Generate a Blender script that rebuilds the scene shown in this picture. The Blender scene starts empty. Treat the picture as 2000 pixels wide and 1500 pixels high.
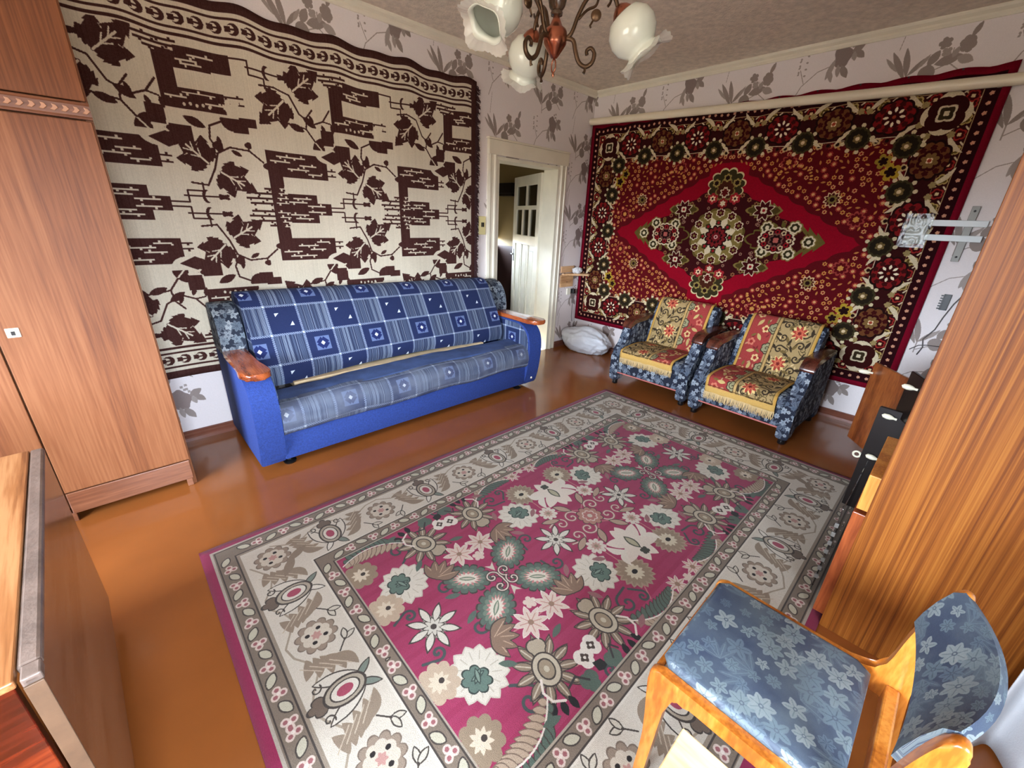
import bpy, bmesh, math, random
import numpy as np
from mathutils import Vector, Matrix, noise
PI=math.pi
sc=bpy.context.scene
C=sc.collection
# ---------------------------------------------------------------- camera
cd=bpy.data.cameras.new('camera'); cam=bpy.data.objects.new('camera',cd); C.objects.link(cam)
cam.location=(-4.2666,-3.2958,1.4942); cam.rotation_mode='XYZ'; cam.rotation_euler=(1.1908,-0.0373,-0.7526)
cd.sensor_width=36; cd.lens=811.56/2000*36; cd.clip_start=.03; sc.camera=cam
# ---------------------------------------------------------------- overcast sky over a dull ground, daylight through the windows
w=bpy.data.worlds.new('sky'); sc.world=w; w.use_nodes=True; nt=w.node_tree; nt.nodes.clear()
o=nt.nodes.new('ShaderNodeOutputWorld'); b=nt.nodes.new('ShaderNodeBackground'); tc=nt.nodes.new('ShaderNodeTexCoord'); sp=nt.nodes.new('ShaderNodeSeparateXYZ'); cr=nt.nodes.new('ShaderNodeValToRGB')
cr.color_ramp.elements[0].position=.49; cr.color_ramp.elements[0].color=(.12,.11,.09,1)
cr.color_ramp.elements[1].position=.53; cr.color_ramp.elements[1].color=(.78,.90,1.06,1)
mp=nt.nodes.new('ShaderNodeMath'); mp.operation='MULTIPLY_ADD'; mp.inputs[1].default_value=.5; mp.inputs[2].default_value=.5
nt.links.new(tc.outputs['Generated'],sp.inputs[0]); nt.links.new(sp.outputs['Z'],mp.inputs[0]); nt.links.new(mp.outputs[0],cr.inputs[0]); nt.links.new(cr.outputs[0],b.inputs[0]); nt.links.new(b.outputs[0],o.inputs[0])
b.inputs[1].default_value=20.0
def portal(loc,rot,sx,sy):
    l=bpy.data.lights.new('window_daylight','AREA'); l.shape='RECTANGLE'; l.size=sx; l.size_y=sy; l.energy=1; l.cycles.is_portal=True
    ob=bpy.data.objects.new('window_daylight',l); ob.location=loc; ob.rotation_euler=rot; C.objects.link(ob); return ob
WX0,WX1,WZ0,WZ1,WYI,WYO=-4.90,-3.80,.80,2.05,-4.15,-4.60      # window in the rear wall
VY0,VY1,VZ0,VZ1,XL,XO=-3.30,-1.30,.75,2.10,-6.5,-6.9           # unseen window, added in the far left wall to light the far corner
portal(((WX0+WX1)/2,WYO-.02,(WZ0+WZ1)/2),(PI/2,0,0),WX1-WX0,WZ1-WZ0)
portal((XO-.02,(VY0+VY1)/2,(VZ0+VZ1)/2),(0,-PI/2,0),VZ1-VZ0,VY1-VY0)
sc.view_settings.view_transform='Standard'; sc.view_settings.look='None'; sc.view_settings.gamma=1; sc.view_settings.use_curve_mapping=False
sc.view_settings.exposure=1.72
try: sc.cycles.use_denoising=True
except Exception: pass
PI=math.pi
# ---------------------------------------------------------------- pattern drawing (plain numpy)
class Cv:
    """A pattern canvas in metres; every mark is computed, nothing is read from a file."""
    def __init__(s,W,H,res,bg,x0=0.0,y0=0.0,wrap=False):
        s.w=int(round(W*res)); s.h=int(round(H*res)); s.W=W; s.H=H; s.res=res; s.x0=x0; s.y0=y0; s.wrap=wrap
        s.a=np.empty((s.h,s.w,3),np.float32); s.a[:]=bg
    def put(s,cx,cy,r,mask,col):
        for ox in ((-s.W,0,s.W) if s.wrap else (0,)):
            for oy in ((-s.H,0,s.H) if s.wrap else (0,)):
                x,y=cx+ox-s.x0,cy+oy-s.y0
                i0=max(0,int((x-r)*s.res)); i1=min(s.w,int((x+r)*s.res)+2)
                j0=max(0,int((y-r)*s.res)); j1=min(s.h,int((y+r)*s.res)+2)
                if i0>=i1 or j0>=j1: continue
                X,Y=np.meshgrid((np.arange(i0,i1)+.5)/s.res-x,(np.arange(j0,j1)+.5)/s.res-y)
                m=mask(X,Y)
                s.a[j0:j1,i0:i1][m]=col
    def rad(s,cx,cy,r,fn,col,rot=0.,sx=1.,sy=1.):
        c,n=math.cos(rot),math.sin(rot)
        def m(X,Y):
            u=(X*c+Y*n)/(r*sx); v=(-X*n+Y*c)/(r*sy)
            return u*u+v*v<fn(np.arctan2(v,u))**2
        s.put(cx,cy,r*max(sx,sy)*1.25,m,col)
    def ell(s,cx,cy,a,b,rot,col): s.rad(cx,cy,1,lambda t:1+0*t,col,rot,a,b) if max(a,b)>0 else None
    def leaf(s,cx,cy,L,W,rot,col,bend=0.,jag=0,p=.8):
        c,n=math.cos(rot),math.sin(rot)
        def m(X,Y):
            u=X*c+Y*n; v=-X*n+Y*c; t=u/L+.5; v=v-bend*L*(4*t*(1-t))
            w=W/2*np.sin(np.clip(t,0,1)*PI)**p
            if jag: w=w*(1-.35*np.abs(((t*jag)%1)))
            return (t>0)&(t<1)&(np.abs(v)<w)
        s.put(cx,cy,L*.7+W,m,col)
    def rect(s,x0,y0,x1,y1,col):
        cx,cy=(x0+x1)/2,(y0+y1)/2; a,b=abs(x1-x0)/2,abs(y1-y0)/2
        s.put(cx,cy,max(a,b)+.002,lambda X,Y:(np.abs(X)<=a)&(np.abs(Y)<=b),col)
    def poly(s,pts,col):
        P=np.array(pts,float); c=P.mean(0); r=np.abs(P-c).max()+.002; Q=P-c
        def m(X,Y):
            k=np.zeros(X.shape,bool)
            for i in range(len(Q)):
                (xa,ya),(xb,yb)=Q[i-1],Q[i]
                if ya==yb: continue
                k^=((ya>Y)!=(yb>Y))&(X<(xb-xa)*(Y-ya)/(yb-ya)+xa)
            return k
        s.put(c[0],c[1],r,m,col)
    def line(s,pts,w,col):
        for (xa,ya),(xb,yb) in zip(pts[:-1],pts[1:]):
            cx,cy=(xa+xb)/2,(ya+yb)/2; dx,dy=xb-xa,yb-ya; L=math.hypot(dx,dy) or 1e-9
            def m(X,Y,dx=dx,dy=dy,L=L):
                t=np.clip((X*dx+Y*dy)/L,-L/2,L/2)
                return (X-t*dx/L)**2+(Y-t*dy/L)**2<(w/2)**2
            s.put(cx,cy,L/2+w,m,col)
    def spiral(s,cx,cy,r,turns,rot,w,col,d=1,tail=0.):
        pts=[(cx+r*(k/24/turns)*math.cos(rot+d*k*PI/12),cy+r*(k/24/turns)*math.sin(rot+d*k*PI/12)) for k in range(3,int(24*turns)+1)]
        if tail:
            x,y=pts[-1]; x2,y2=pts[-2]; L=math.hypot(x-x2,y-y2); pts.append((x+(x-x2)/L*tail,y+(y-y2)/L*tail))
        s.line(pts,w,col)
def tri(t,n): return np.abs((t*n/(2*PI))%1-.5)*2
def petal(n,d): return lambda t:1-d*tri(t,n)
def scal(n,d): return lambda t:1-d*(1-tri(t,n)**2.5)*0-d*tri(t,n)**4
def roun(n,d): return lambda t:1-d*tri(t,n)**2.2
def mirror4(q): # q: quarter with x=0,y=0 at its first row / column -> whole
    top=np.concatenate([q[:,::-1],q],1); return np.concatenate([top[::-1],top],0)

# ---------------------------------------------------------------- floor rug (quarter a: along, b: across)
RUG=(1.60,1.02)
def tex_rug(res=680):
    cv=Cv(RUG[0],RUG[1],res,(160,52,88))
    CR=(206,197,180); GR=(128,113,97); DK=(72,64,58); TP=(140,122,103); TG=(88,105,92); PK=(186,96,112); PW=(212,192,176); LT=(196,188,168)
    # abrash of the crimson field
    rng=np.random.RandomState(4)
    rows=np.repeat(rng.normal(0,1,(cv.h//14+1)),14)[:cv.h]; cv.a+= (rows[:,None,None]*3.0)
    stem=(190,120,120)
    def S(pts,w=.006,c=stem): cv.line(pts,w,c)
    S([(0,.06),(.1,.13),(.16,.16),(.155,.37)]); S([(.16,.16),(.29,.24)]); S([(.29,.25),(.45,.24),(.575,.235),(.70,.235),(.80,.22),(.97,.25)])
    S([(.475,.42),(.52,.33),(.575,.24)]); S([(.79,.41),(.73,.33),(.70,.24)]); S([(.155,.37),(.2,.45),(.235,.5)]); S([(.29,.25),(.2,.33),(.155,.37)])
    S([(.63,0),(.76,.095)],.006,DK); S([(.63,0),(.515,.095)],.006,DK)
    S([(.47,.42),(.55,.47),(.62,.48)]); S([(.79,.41),(.70,.47),(.63,.48)])
    def spir(x,y,r,rot,d,c=(70,80,78),w=.011):
        cv.spiral(x,y,r,1.35,rot,w,c,d,.05)
    spir(.91,.44,.055,2.2,1); spir(.33,.445,.05,.4,-1); spir(.62,.56,.03,0,1); spir(.86,.12,.04,1,1); spir(.39,.10,.04,2,-1); spir(.25,.47,.03,2,1); spir(1.045,.10,.03,3,-1)
    # centre
    for sx in (1,):
        cv.spiral(.085,.055,.05,1.5,.5,.017,(150,92,92),1,.05); cv.spiral(.085,.055,.05,1.5,.5,.007,PW,1,.05)
        cv.spiral(.17,.055,.042,1.4,3.4,.015,(150,92,92),-1,.05); cv.spiral(.17,.055,.042,1.4,3.4,.006,PW,-1,.05)
        cv.leaf(.075,.135,.11,.045,1.0,DK); cv.leaf(.075,.135,.098,.036,1.0,(176,150,128))
        cv.leaf(.20,.105,.11,.04,.4,DK); cv.leaf(.20,.105,.098,.032,.4,(176,150,128))
    cv.rad(0,0,.075,roun(10,.2),DK); cv.rad(0,0,.07,roun(10,.2),(176,128,112)); cv.rad(0,0,.045,roun(8,.25),PW); cv.rad(0,0,.037,roun(8,.25),(176,110,104)); cv.ell(0,0,.014,.014,0,LT)
    def green(x,y,rot):
        r=.1
        cv.rad(x,y,r*1.05,scal(15,.24),DK,rot,1.05,.80); cv.rad(x,y,r*.98,scal(15,.22),TG,rot,1.05,.78)
        cv.rad(x,y,r*.76,roun(15,.2),(112,128,112),rot,1.05,.72); cv.rad(x,y,r*.64,petal(17,.35),(196,128,124),rot,1.05,.66); cv.rad(x,y,r*.52,petal(15,.3),(216,206,186),rot,1.05,.62)
        cv.leaf(x,y,.075,.022,rot,(110,126,104)); cv.leaf(x,y,.06,.01,rot,LT)
        c,n=math.cos(rot),math.sin(rot); cv.poly([(x-c*.105,y-n*.105),(x-c*.125+n*.022,y-n*.125-c*.022),(x-c*.125-n*.022,y-n*.125+c*.022)],DK)
    for x,y in ((.515,.098),(.76,.098)): green(x,y,math.atan2(y,x-.637))
    for sx in (1,-1): cv.spiral(.637+sx*.035,.03,.034,1.4,1,.014,DK,sx,.03); cv.spiral(.637+sx*.035,.03,.034,1.4,1,.006,PW,sx,.03)
    cv.poly([(.637,.05),(.615,.10),(.637,.085),(.659,.10)],LT)
    cv.rad(.637,.17,.03,roun(5,.35),PW); 
    def lotus(x,y,rot,r=.108):
        cv.rad(x,y,r*1.04,petal(13,.17),(196,188,170),rot,.96,1.02)
        cv.rad(x,y,r,petal(13,.2),(214,207,190),rot,.95,1.0)
        for k in range(13):
            t=rot+k*2*PI/13+.24; cv.line([(x+.05*math.cos(t),y+.05*math.sin(t)),(x+.082*math.cos(t),y+.082*math.sin(t))],.004,(186,178,160))
        bx,by=x-.022*math.cos(rot),y-.022*math.sin(rot)
        cv.rad(bx,by,.056,roun(7,.25),(58,66,60),rot,.9,1.05); cv.rad(bx,by,.050,roun(7,.25),(98,120,108),rot,.9,1.05)
        for k in (-1,0,1): cv.leaf(bx+.012*math.cos(rot),by+.012*math.sin(rot),.06,.02,rot+k*.6,(64,76,70)); cv.leaf(bx+.012*math.cos(rot),by+.012*math.sin(rot),.048,.011,rot+k*.6,(126,146,130))
    lotus(.98,.255,PI+.6); lotus(.295,.255,-.7)
    def sun(x,y,rot,r=.132):
        cv.rad(x,y,r*1.03,petal(11,.52),DK,rot,1.05,.95); cv.rad(x,y,r*.96,petal(11,.55),TP,rot,1.05,.95)
        for k in range(11):
            t=rot+(k+.5)*2*PI/11; c,n=math.cos(t),math.sin(t)
            cv.leaf(x+c*.082,y+n*.082,.085,.036,t,DK); cv.leaf(x+c*.082,y+n*.082,.076,.028,t,(142,124,104)); cv.line([(x+c*.05,y+n*.05),(x+c*.11,y+n*.11)],.005,(200,188,164))
        c,n=math.cos(rot),math.sin(rot)
        for k in (-.35,0,.35): cv.leaf(x+math.cos(rot+k*.8)*.135,y+math.sin(rot+k*.8)*.135,.05,.026,rot+k,(40,40,40))
        cv.rad(x-c*.085,y-n*.085,.042,roun(3,.2),DK,rot+PI); cv.rad(x-c*.085,y-n*.085,.036,roun(3,.2),(176,162,138),rot+PI)
        cv.ell(x,y,.064,.054,rot,DK); cv.ell(x,y,.058,.048,rot,(190,178,154)); cv.ell(x,y,.040,.032,rot,DK); cv.ell(x,y,.034,.027,rot,(156,140,116)); cv.ell(x,y,.012,.01,rot,(196,184,160))
    sun(.79,.405,1.2); sun(.475,.425,1.57)
    def star(x,y,r=.075,c=PW,rot=0):
        cv.rad(x,y,r*1.04,petal(8,.5),(222,212,198),rot); cv.rad(x,y,r*.95,petal(8,.5),c,rot)
        for k in range(8):
            t=rot+(k+.5)*PI/4; cv.line([(x+.012*math.cos(t),y+.012*math.sin(t)),(x+.045*math.cos(t),y+.045*math.sin(t))],.004,(188,140,128))
        cv.ell(x,y,.012,.012,0,(150,120,100))
    star(.70,.238); star(.575,.235,.075,PW,.2)
    def lily(x,y,rot=0):
        cv.rad(x,y,.112,petal(8,.6),DK,rot); cv.rad(x,y,.104,petal(8,.62),(206,200,184),rot)
        for k in range(8):
            t=rot+k*PI/4+PI/8; cv.leaf(x+.062*math.cos(t),y+.062*math.sin(t),.085,.034,t,DK); cv.leaf(x+.062*math.cos(t),y+.062*math.sin(t),.075,.026,t,(210,204,188))
        cv.rad(x,y,.046,petal(8,.5),DK,rot+.39); cv.rad(x,y,.040,petal(8,.5),(206,200,184),rot+.39); cv.ell(x,y,.012,.012,0,DK)
    lily(.279,0,.39); lily(.998,0,.39)
    def fan(x,y,rot):
        for k in (-1.0,-.5,0,.5,1.0):
            t=rot+k; cv.leaf(x+.04*math.cos(t),y+.04*math.sin(t),.12,.045,t,DK,.1*k)
        for k in (-1.0,-.5,0,.5,1.0):
            t=rot+k; cv.leaf(x+.04*math.cos(t),y+.04*math.sin(t),.11,.037,t,(138,112,92),.1*k); cv.line([(x,y),(x+.075*math.cos(t),y+.075*math.sin(t))],.004,(190,160,134))
    fan(.85,.19,2.5); fan(.458,.25,-1.9)
    def feather(x,y,rot,d):
        c,n=math.cos(rot),math.sin(rot)
        for k in range(12):
            u=-.13+k*.022; w=.075*math.sin((k+1)/13*PI)**.6; b=d*.05*(1-(2*(k+.5)/12-1)**2)
            px,py=x+c*u-n*b,y+n*u+c*b
            for sgn,col in ((1,TG),(-1,(178,156,132))):
                t=rot+sgn*1.0
                cv.leaf(px+math.cos(t)*w*.5,py+math.sin(t)*w*.5,w*1.12,.030,t,DK if sgn>0 else (120,100,84)); cv.leaf(px+math.cos(t)*w*.5,py+math.sin(t)*w*.5,w,.023,t,col)
        cv.line([(x+c*(-.14+k*.028)-n*d*.05*(1-(2*k/10-1)**2),y+n*(-.14+k*.028)+c*d*.05*(1-(2*k/10-1)**2)) for k in range(11)],.006,(224,214,200))
        ex,ey=x-c*.145,y-n*.145
        cv.line([(ex-n*.05-c*.03,ey+c*.05-n*.03),(ex-n*.02,ey+c*.02),(ex,ey),(ex+n*.02,ey-c*.02),(ex+n*.05-c*.03,ey-c*.05-n*.03)],.009,(224,212,198))
    feather(1.00,.495,.15,1); feather(.25,.52,PI-.12,-1)
    def daisy(x,y,r=.095):
        cv.rad(x,y,r,petal(18,.18),(166,146,122)); cv.rad(x,y,r*.9,petal(18,.3),(150,130,108)); cv.rad(x,y,r*.5,petal(12,.3),(206,194,166)); cv.ell(x,y,.016,.012,0,(40,36,34))
    daisy(.157,.374)
    def small(x,y,r=.052,c=(212,202,186)):
        cv.rad(x,y,r,roun(9,.3),c); cv.rad(x,y,r*.55,petal(9,.4),(188,150,136)); cv.ell(x,y,.01,.01,0,(150,132,110))
    small(.16,.16)
    # cream lily on the short axis
    for t,L in ((0.5,.16),(1.3,.14),(2.2,.13),(-.6,.16),(-1.4,.13)):
        cv.leaf(.0+.06*math.cos(t),.265+.06*math.sin(t),L,.07,t,(222,210,194))
    cv.leaf(.1,.235,.11,.04,-.9,(222,214,198),.2); cv.leaf(.105,.31,.10,.035,.9,(222,214,198),-.2)
    cv.leaf(.0,.262,.1,.046,PI/2,(84,86,72)); cv.leaf(0,.262,.08,.03,PI/2,(176,170,140)); cv.rad(.0,.335,.025,roun(5,.3),(70,72,62))
    # butterflies and hearts by the field's long edge
    for x,y,t in ((.655,.47,2.4),(.60,.455,.9)):
        cv.rad(x,y,.042,roun(3,.25),(226,218,204),t); cv.rad(x,y,.02,petal(4,.4),(80,68,60),t); cv.ell(x,y,.006,.006,0,(226,218,204))
    cv.poly([(.615,.51),(.65,.50),(.655,.535),(.635,.545),(.61,.54)],(44,44,42))
    for x,y in ((.575,.545),(.705,.535)):
        cv.rad(x,y,.04,roun(3,.25),TG,-PI/2); 
    cv.line([(.705,.53),(.735,.49),(.78,.50)],.008,(66,62,62)); cv.line([(.575,.54),(.545,.50),(.53,.53)],.008,(66,62,62))
    star(.075,.54,.05,PW,.3); cv.rad(.0,.56,.03,roun(7,.4),PW)
    for y in (.19,.42): 
        cv.rad(1.10,y,.075,roun(9,.18),(190,168,142) if y<.3 else (150,130,106)); cv.rad(1.10,y,.04,petal(9,.4),(214,198,172)); cv.ell(1.09,y,.01,.01,0,(70,60,54))
    for x,y,t in ((.39,.16,.8),(.88,.30,2.4),(.86,.065,.4),(.4,.33,2.0),(.65,.33,.3),(.22,.22,2.5),(.36,.53,.4),(.9,.53,2.9)): cv.leaf(x,y,.07,.026,t,TG if x>.5 else (150,104,104))
    # ---- borders
    def band(d0,d1,col): # frame ring at distance from the outer edge
        a0,b0=RUG[0]-d0,RUG[1]-d0; a1,b1=RUG[0]-d1,RUG[1]-d1
        cv.rect(a1,0,a0,b0,col); cv.rect(0,b1,a0,b0,col)
    E=.452
    band(0,E,GR)
    band(0,.040,(150,40,78)); band(.036,.046,(176,166,150)); band(.050,.054,DK)
    band(.118,.124,DK); band(.124,.136,(150,136,118)); band(.136,.372,CR); band(.368,.376,(214,206,190)); band(.376,.382,DK); band(.440,.445,DK); band(.445,.452,(170,158,140))
    def clover(x,y,t):
        for k in (0,2.1,4.2): cv.ell(x+.014*math.cos(t+k),y+.014*math.sin(t+k),.0135,.0135,0,(212,192,178)); 
        for k in (0,2.1,4.2): cv.ell(x+.014*math.cos(t+k),y+.014*math.sin(t+k),.007,.007,0,(156,96,98))
        cv.ell(x,y,.006,.006,0,(226,212,200))
    def gleaf(x,y,t): cv.leaf(x,y,.062,.036,t,DK,0,0,.6); cv.leaf(x,y,.052,.027,t,(192,186,162),0,0,.6)
    def guard(d,ph):
        n=int(RUG[0]/.056)
        bl=RUG[1]-d; al=RUG[0]-d
        k=0; x=ph
        while x<al-.02:
            (clover(x,bl,k*.7) if k%2==0 else gleaf(x,bl+(.006 if k%4==1 else -.006),.5 if k%4==1 else -.5)); x+=.0575; k+=1
        k=1; y=bl-.055
        while y>-.03:
            (clover(al,y,k*.7) if k%2==0 else gleaf(al+(.006 if k%4==1 else -.006),y,PI/2+(.5 if k%4==1 else -.5))); y-=.0575; k+=1
    guard(.086,.0); guard(.411,.03)
    mid=.254
    def vine(pts): cv.line(pts,.007,(160,146,126))
    def pal(x,y,t,flip):
        c,n=math.cos(t),math.sin(t)
        P=lambda u,v:(x+c*u-n*v,y+n*u+c*v)
        for v in (1,-1):
            for k in range(5): # the big taupe side leaves
                px,py=P(.045-.03*k,v*(.10+.012*k)); cv.leaf(px,py,.105-.006*k,.036,t+v*(2.15-.22*k),(146,128,108),-.12*v); 
            for k in range(4):
                px,py=P(.03-.03*k,v*(.102+.012*k)); cv.line([px and P(.055-.03*k,v*(.075+.012*k)),P(.0-.03*k,v*(.135+.01*k))],.004,(190,174,150))
            px,py=P(-.01,v*.055); cv.leaf(px,py,.15,.05,t-v*.35,DK); cv.leaf(px,py,.138,.040,t-v*.35,(212,204,188))
            px,py=P(.075,v*.028); cv.leaf(px,py,.085,.03,t+v*.6,DK); cv.leaf(px,py,.074,.021,t+v*.6,(216,210,196) if v>0 else (120,130,118))
            px,py=P(-.075,v*.06); cv.spiral(px,py,.02,1.1,t,.005,DK,v)
        px,py=P(-.075,0); cv.rad(px,py,.045,roun(5,.3),DK,t,1.1,.8); cv.rad(px,py,.039,roun(5,.3),(112,96,82),t,1.1,.8)
        px,py=P(0,0); cv.ell(px,py,.072,.05,t,DK); cv.ell(px,py,.064,.043,t,(170,158,138)); cv.ell(px,py,.05,.034,t,DK); cv.ell(px,py,.045,.03,t,(214,206,190)); cv.ell(px,py,.027,.018,t,(166,72,92))
    def rose(x,y):
        cv.rad(x,y,.076,roun(10,.22),(120,104,90)); cv.rad(x,y,.071,roun(10,.22),(150,132,114)); cv.rad(x,y,.054,roun(8,.15),(204,192,172)); cv.rad(x,y,.02,petal(6,.4),(186,140,130))
        for k in range(4): cv.ell(x+.032*math.cos(k*PI/2+.5),y+.032*math.sin(k*PI/2+.5),.0085,.0075,0,(44,38,36))
    bm,am=RUG[1]-mid,RUG[0]-mid
    def heart(x,y,t):
        for v in (1,-1):
            cv.leaf(x+.02*math.cos(t+v*.5),y+.02*math.sin(t+v*.5),.055,.026,t+v*.5,DK); cv.leaf(x+.02*math.cos(t+v*.5),y+.02*math.sin(t+v*.5),.045,.017,t+v*.5,(200,192,174))
        cv.line([(x,y),(x-.05*math.cos(t),y-.05*math.sin(t))],.005,DK)
    vine([(x/20*am,bm+.075+.03*math.cos(x/20*am*2*PI/.277)) for x in range(0,21)]); vine([(am+.075+.03*math.cos(y/14*bm*2*PI/.26),y/14*bm) for y in range(0,15)])
    for x in (.0,.55,1.10): pal(x,bm,-PI/2,1)
    for x in (.275,.83): rose(x,bm); heart(x-.08,bm-.075,-.9); heart(x+.08,bm-.075,PI+.9)
    for y in (.0,.515): pal(am,y,PI,1)
    rose(am,.26); heart(am-.075,.18,2.3); heart(am-.075,.34,-2.3)
    rose(am+.01,bm+.01); cv.leaf(am-.08,bm-.03,.12,.04,2.6,TP); cv.leaf(am-.03,bm-.09,.12,.04,-1.0,TP)
    a=mirror4(cv.a)
    rng=np.random.RandomState(1); a=a*(1+rng.normal(0,.035,a.shape[:2]+(1,))); a=.90*(a*.93+a.mean(2,keepdims=True)*.07)
    return np.clip(a,0,255)

# ---------------------------------------------------------------- red wall rug
RED=(1.57,1.075)
def tex_red(res=430):
    cv=Cv(RED[0],RED[1],res,(136,6,28))
    DK=(32,12,11); MR=(66,12,15); CM=(208,192,158); OL=(122,104,54); GN=(52,44,24); RD=(140,22,30); YE=(196,140,70)
    rng=np.random.RandomState(7)
    # spandrels: everything outside the open red lozenge band
    def lo(a,b): # lozenge measure
        return a/1.10+b/.62
    X,Y=np.meshgrid((np.arange(cv.w)+.5)/res,(np.arange(cv.h)+.5)/res)
    wob=.05*np.abs(np.sin(X*14))*0+.035*np.abs(np.sin((X-Y*1.5)*13))
    m=lo(X,Y)+wob>1.03; m&=~((X<.17)&(Y<.62)); cv.a[m]=(88,12,19)
    cv.a[(lo(X,Y)-wob)<.74]=(54,12,14)
    # flowers sprinkled over the spandrels
    pts=[]
    for _ in range(6000):
        x,y=rng.rand()*1.2,rng.rand()*.73
        if lo(x,y)<1.08 or any((x-p)**2+(y-q)**2<.040**2 for p,q in pts): continue
        pts.append((x,y))
        if len(pts)>260: break
    for x,y in pts:
        k=rng.rand()
        if k<.5: cv.rad(x,y,.017,roun(6,.4),YE if k<.3 else (206,150,96)); cv.ell(x,y,.007,.007,0,(120,16,22))
        elif k<.8: cv.leaf(x,y,.034,.014,rng.rand()*6,(180,120,60))
        else: cv.rad(x,y,.022,roun(8,.3),(150,52,44)); cv.rad(x,y,.012,roun(6,.3),(206,150,96))
    for x,y in ((.83,.32),):
        cv.rad(x,y,.062,petal(10,.3),(214,186,140)); cv.rad(x,y,.05,petal(10,.3),MR); cv.rad(x,y,.035,roun(8,.3),OL); cv.ell(x,y,.016,.016,0,DK)
    for x,y in ((.46,.60),(1.02,.18)):
        cv.rad(x,y,.06,roun(9,.3),(150,60,52)); cv.rad(x,y,.045,roun(9,.3),(86,12,18)); cv.rad(x,y,.022,roun(6,.3),YE)
    for k in range(14): # stems bow
        t=k/13*PI; cv.ell(.52+.13*math.cos(t),.47+.10*math.sin(t),.012,.007,t,YE)
    # lozenge edge of little flowers
    for k in range(26):
        t=k/25; x=.80*(1-t); y=.445*t
        if k%2==0: cv.rad(x,y,.02,roun(6,.4),(140,96,60)); cv.ell(x,y,.008,.008,0,MR)
    for k in range(40):
        x,y=rng.rand()*.75,rng.rand()*.42
        if lo(x,y)<.66: cv.rad(x,y,.015,roun(6,.4),(150,110,90)); cv.ell(x,y,.006,.006,0,DK)
    # centre rosette
    cv.rad(0,0,.255,roun(12,.16),(92,76,34)); cv.rad(0,0,.235,roun(12,.2),OL)
    for k in range(12):
        t=k*PI/6; x,y=.21*math.cos(t),.21*math.sin(t); cv.rad(x,y,.042,roun(6,.3),CM); cv.rad(x,y,.032,roun(6,.3),MR); cv.ell(x,y,.012,.012,0,OL)
    cv.rad(0,0,.18,petal(8,.36),CM,0); 
    for k in range(8):
        t=k*PI/4; x,y=.125*math.cos(t),.125*math.sin(t); cv.rad(x,y,.028,roun(5,.3),GN); cv.ell(x,y,.012,.012,0,RD)
    cv.rad(0,0,.105,roun(12,.18),DK); cv.rad(0,0,.09,roun(12,.25),(112,28,28)); cv.rad(0,0,.06,roun(10,.3),DK); cv.rad(0,0,.045,roun(8,.3),(104,24,28)); cv.ell(0,0,.018,.018,0,(206,160,150)); cv.ell(0,0,.009,.009,0,MR)
    # side ovals
    cv.leaf(.56,0,.62,.32,0,(96,84,38),0,9,.7); cv.leaf(.53,0,.52,.27,0,(60,14,16),0,9,.7)
    for x,y in ((.42,.10),(.63,.105),(.755,0)):
        cv.rad(x,y,.06,roun(7,.2),OL); cv.rad(x,y,.05,roun(7,.2),CM); cv.rad(x,y,.036,roun(7,.2),GN); cv.ell(x,y,.016,.016,0,CM)
    cv.rad(.51,0,.148,roun(18,.10),CM,0,1,.74); cv.rad(.51,0,.132,roun(18,.08),(54,12,14),0,1,.72)
    for k in range(12):
        t=k*PI/6; cv.rad(.51+.1*math.cos(t),.068*math.sin(t),.022,roun(5,.3),RD if k%2 else (196,170,130)); cv.ell(.51+.1*math.cos(t),.068*math.sin(t),.009,.009,0,DK)
    cv.rad(.51,0,.06,roun(8,.2),(110,70,60)); cv.rad(.51,0,.05,petal(8,.3),DK); cv.rad(.51,0,.025,roun(4,.3),(170,90,80))
    # stars
    cv.leaf(.36,.235,.30,.15,0,OL,0,7,.7); cv.leaf(.36,.235,.26,.12,0,(74,60,26),0,7,.7)
    cv.rad(.36,.235,.092,petal(8,.42),CM); cv.rad(.36,.235,.08,petal(8,.44),(60,12,14)); cv.rad(.36,.235,.03,roun(4,.3),CM); cv.ell(.36,.235,.012,.012,0,RD)
    # finial on the short axis
    cv.rad(0,.44,.17,roun(11,.18),(206,188,140),PI/2,.86,1); cv.rad(0,.435,.158,roun(11,.18),GN,PI/2,.86,1); 
    cv.rad(0,.40,.10,roun(9,.2),OL,PI/2,1,.9); cv.rad(0,.40,.085,roun(9,.2),(66,30,18),PI/2,1,.9); cv.rad(0,.38,.05,petal(7,.4),CM); cv.rad(0,.38,.036,petal(7,.4),(90,20,20))
    for x in (0,.09): cv.rad(x,.50 if x==0 else .46,.036,roun(6,.3),(150,130,70)); cv.rad(x,.50 if x==0 else .46,.02,roun(6,.3),DK)
    cv.rad(.0,.29,.045,roun(6,.3),(130,30,30)); cv.rad(.0,.29,.028,petal(6,.4),CM)
    cv.rad(.10,.33,.05,roun(6,.3),(150,34,40)); cv.rad(.10,.33,.03,petal(6,.4),(226,190,150)); cv.ell(.1,.33,.01,.01,0,DK)
    # ---- borders
    def band(d0,d1,col):
        a0,b0=RED[0]-d0,RED[1]-d0; a1,b1=RED[0]-d1,RED[1]-d1
        cv.rect(a1,0,a0,b0,col); cv.rect(0,b1,a0,b0,col)
    band(0,.36,(50,14,14))
    # inner scallop teeth
    for x in np.arange(.0,1.2,.0585): cv.rad(x,RED[1]-.375,.026,roun(5,.3),(190,160,112) if int(x/.0585)%2 else (90,30,26)); cv.ell(x,RED[1]-.375,.012,.012,0,DK)
    for y in np.arange(.0,.7,.0585): cv.rad(RED[0]-.375,y,.026,roun(5,.3),(190,160,112) if int(y/.0585)%2 else (90,30,26)); cv.ell(RED[0]-.375,y,.012,.012,0,DK)
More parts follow.
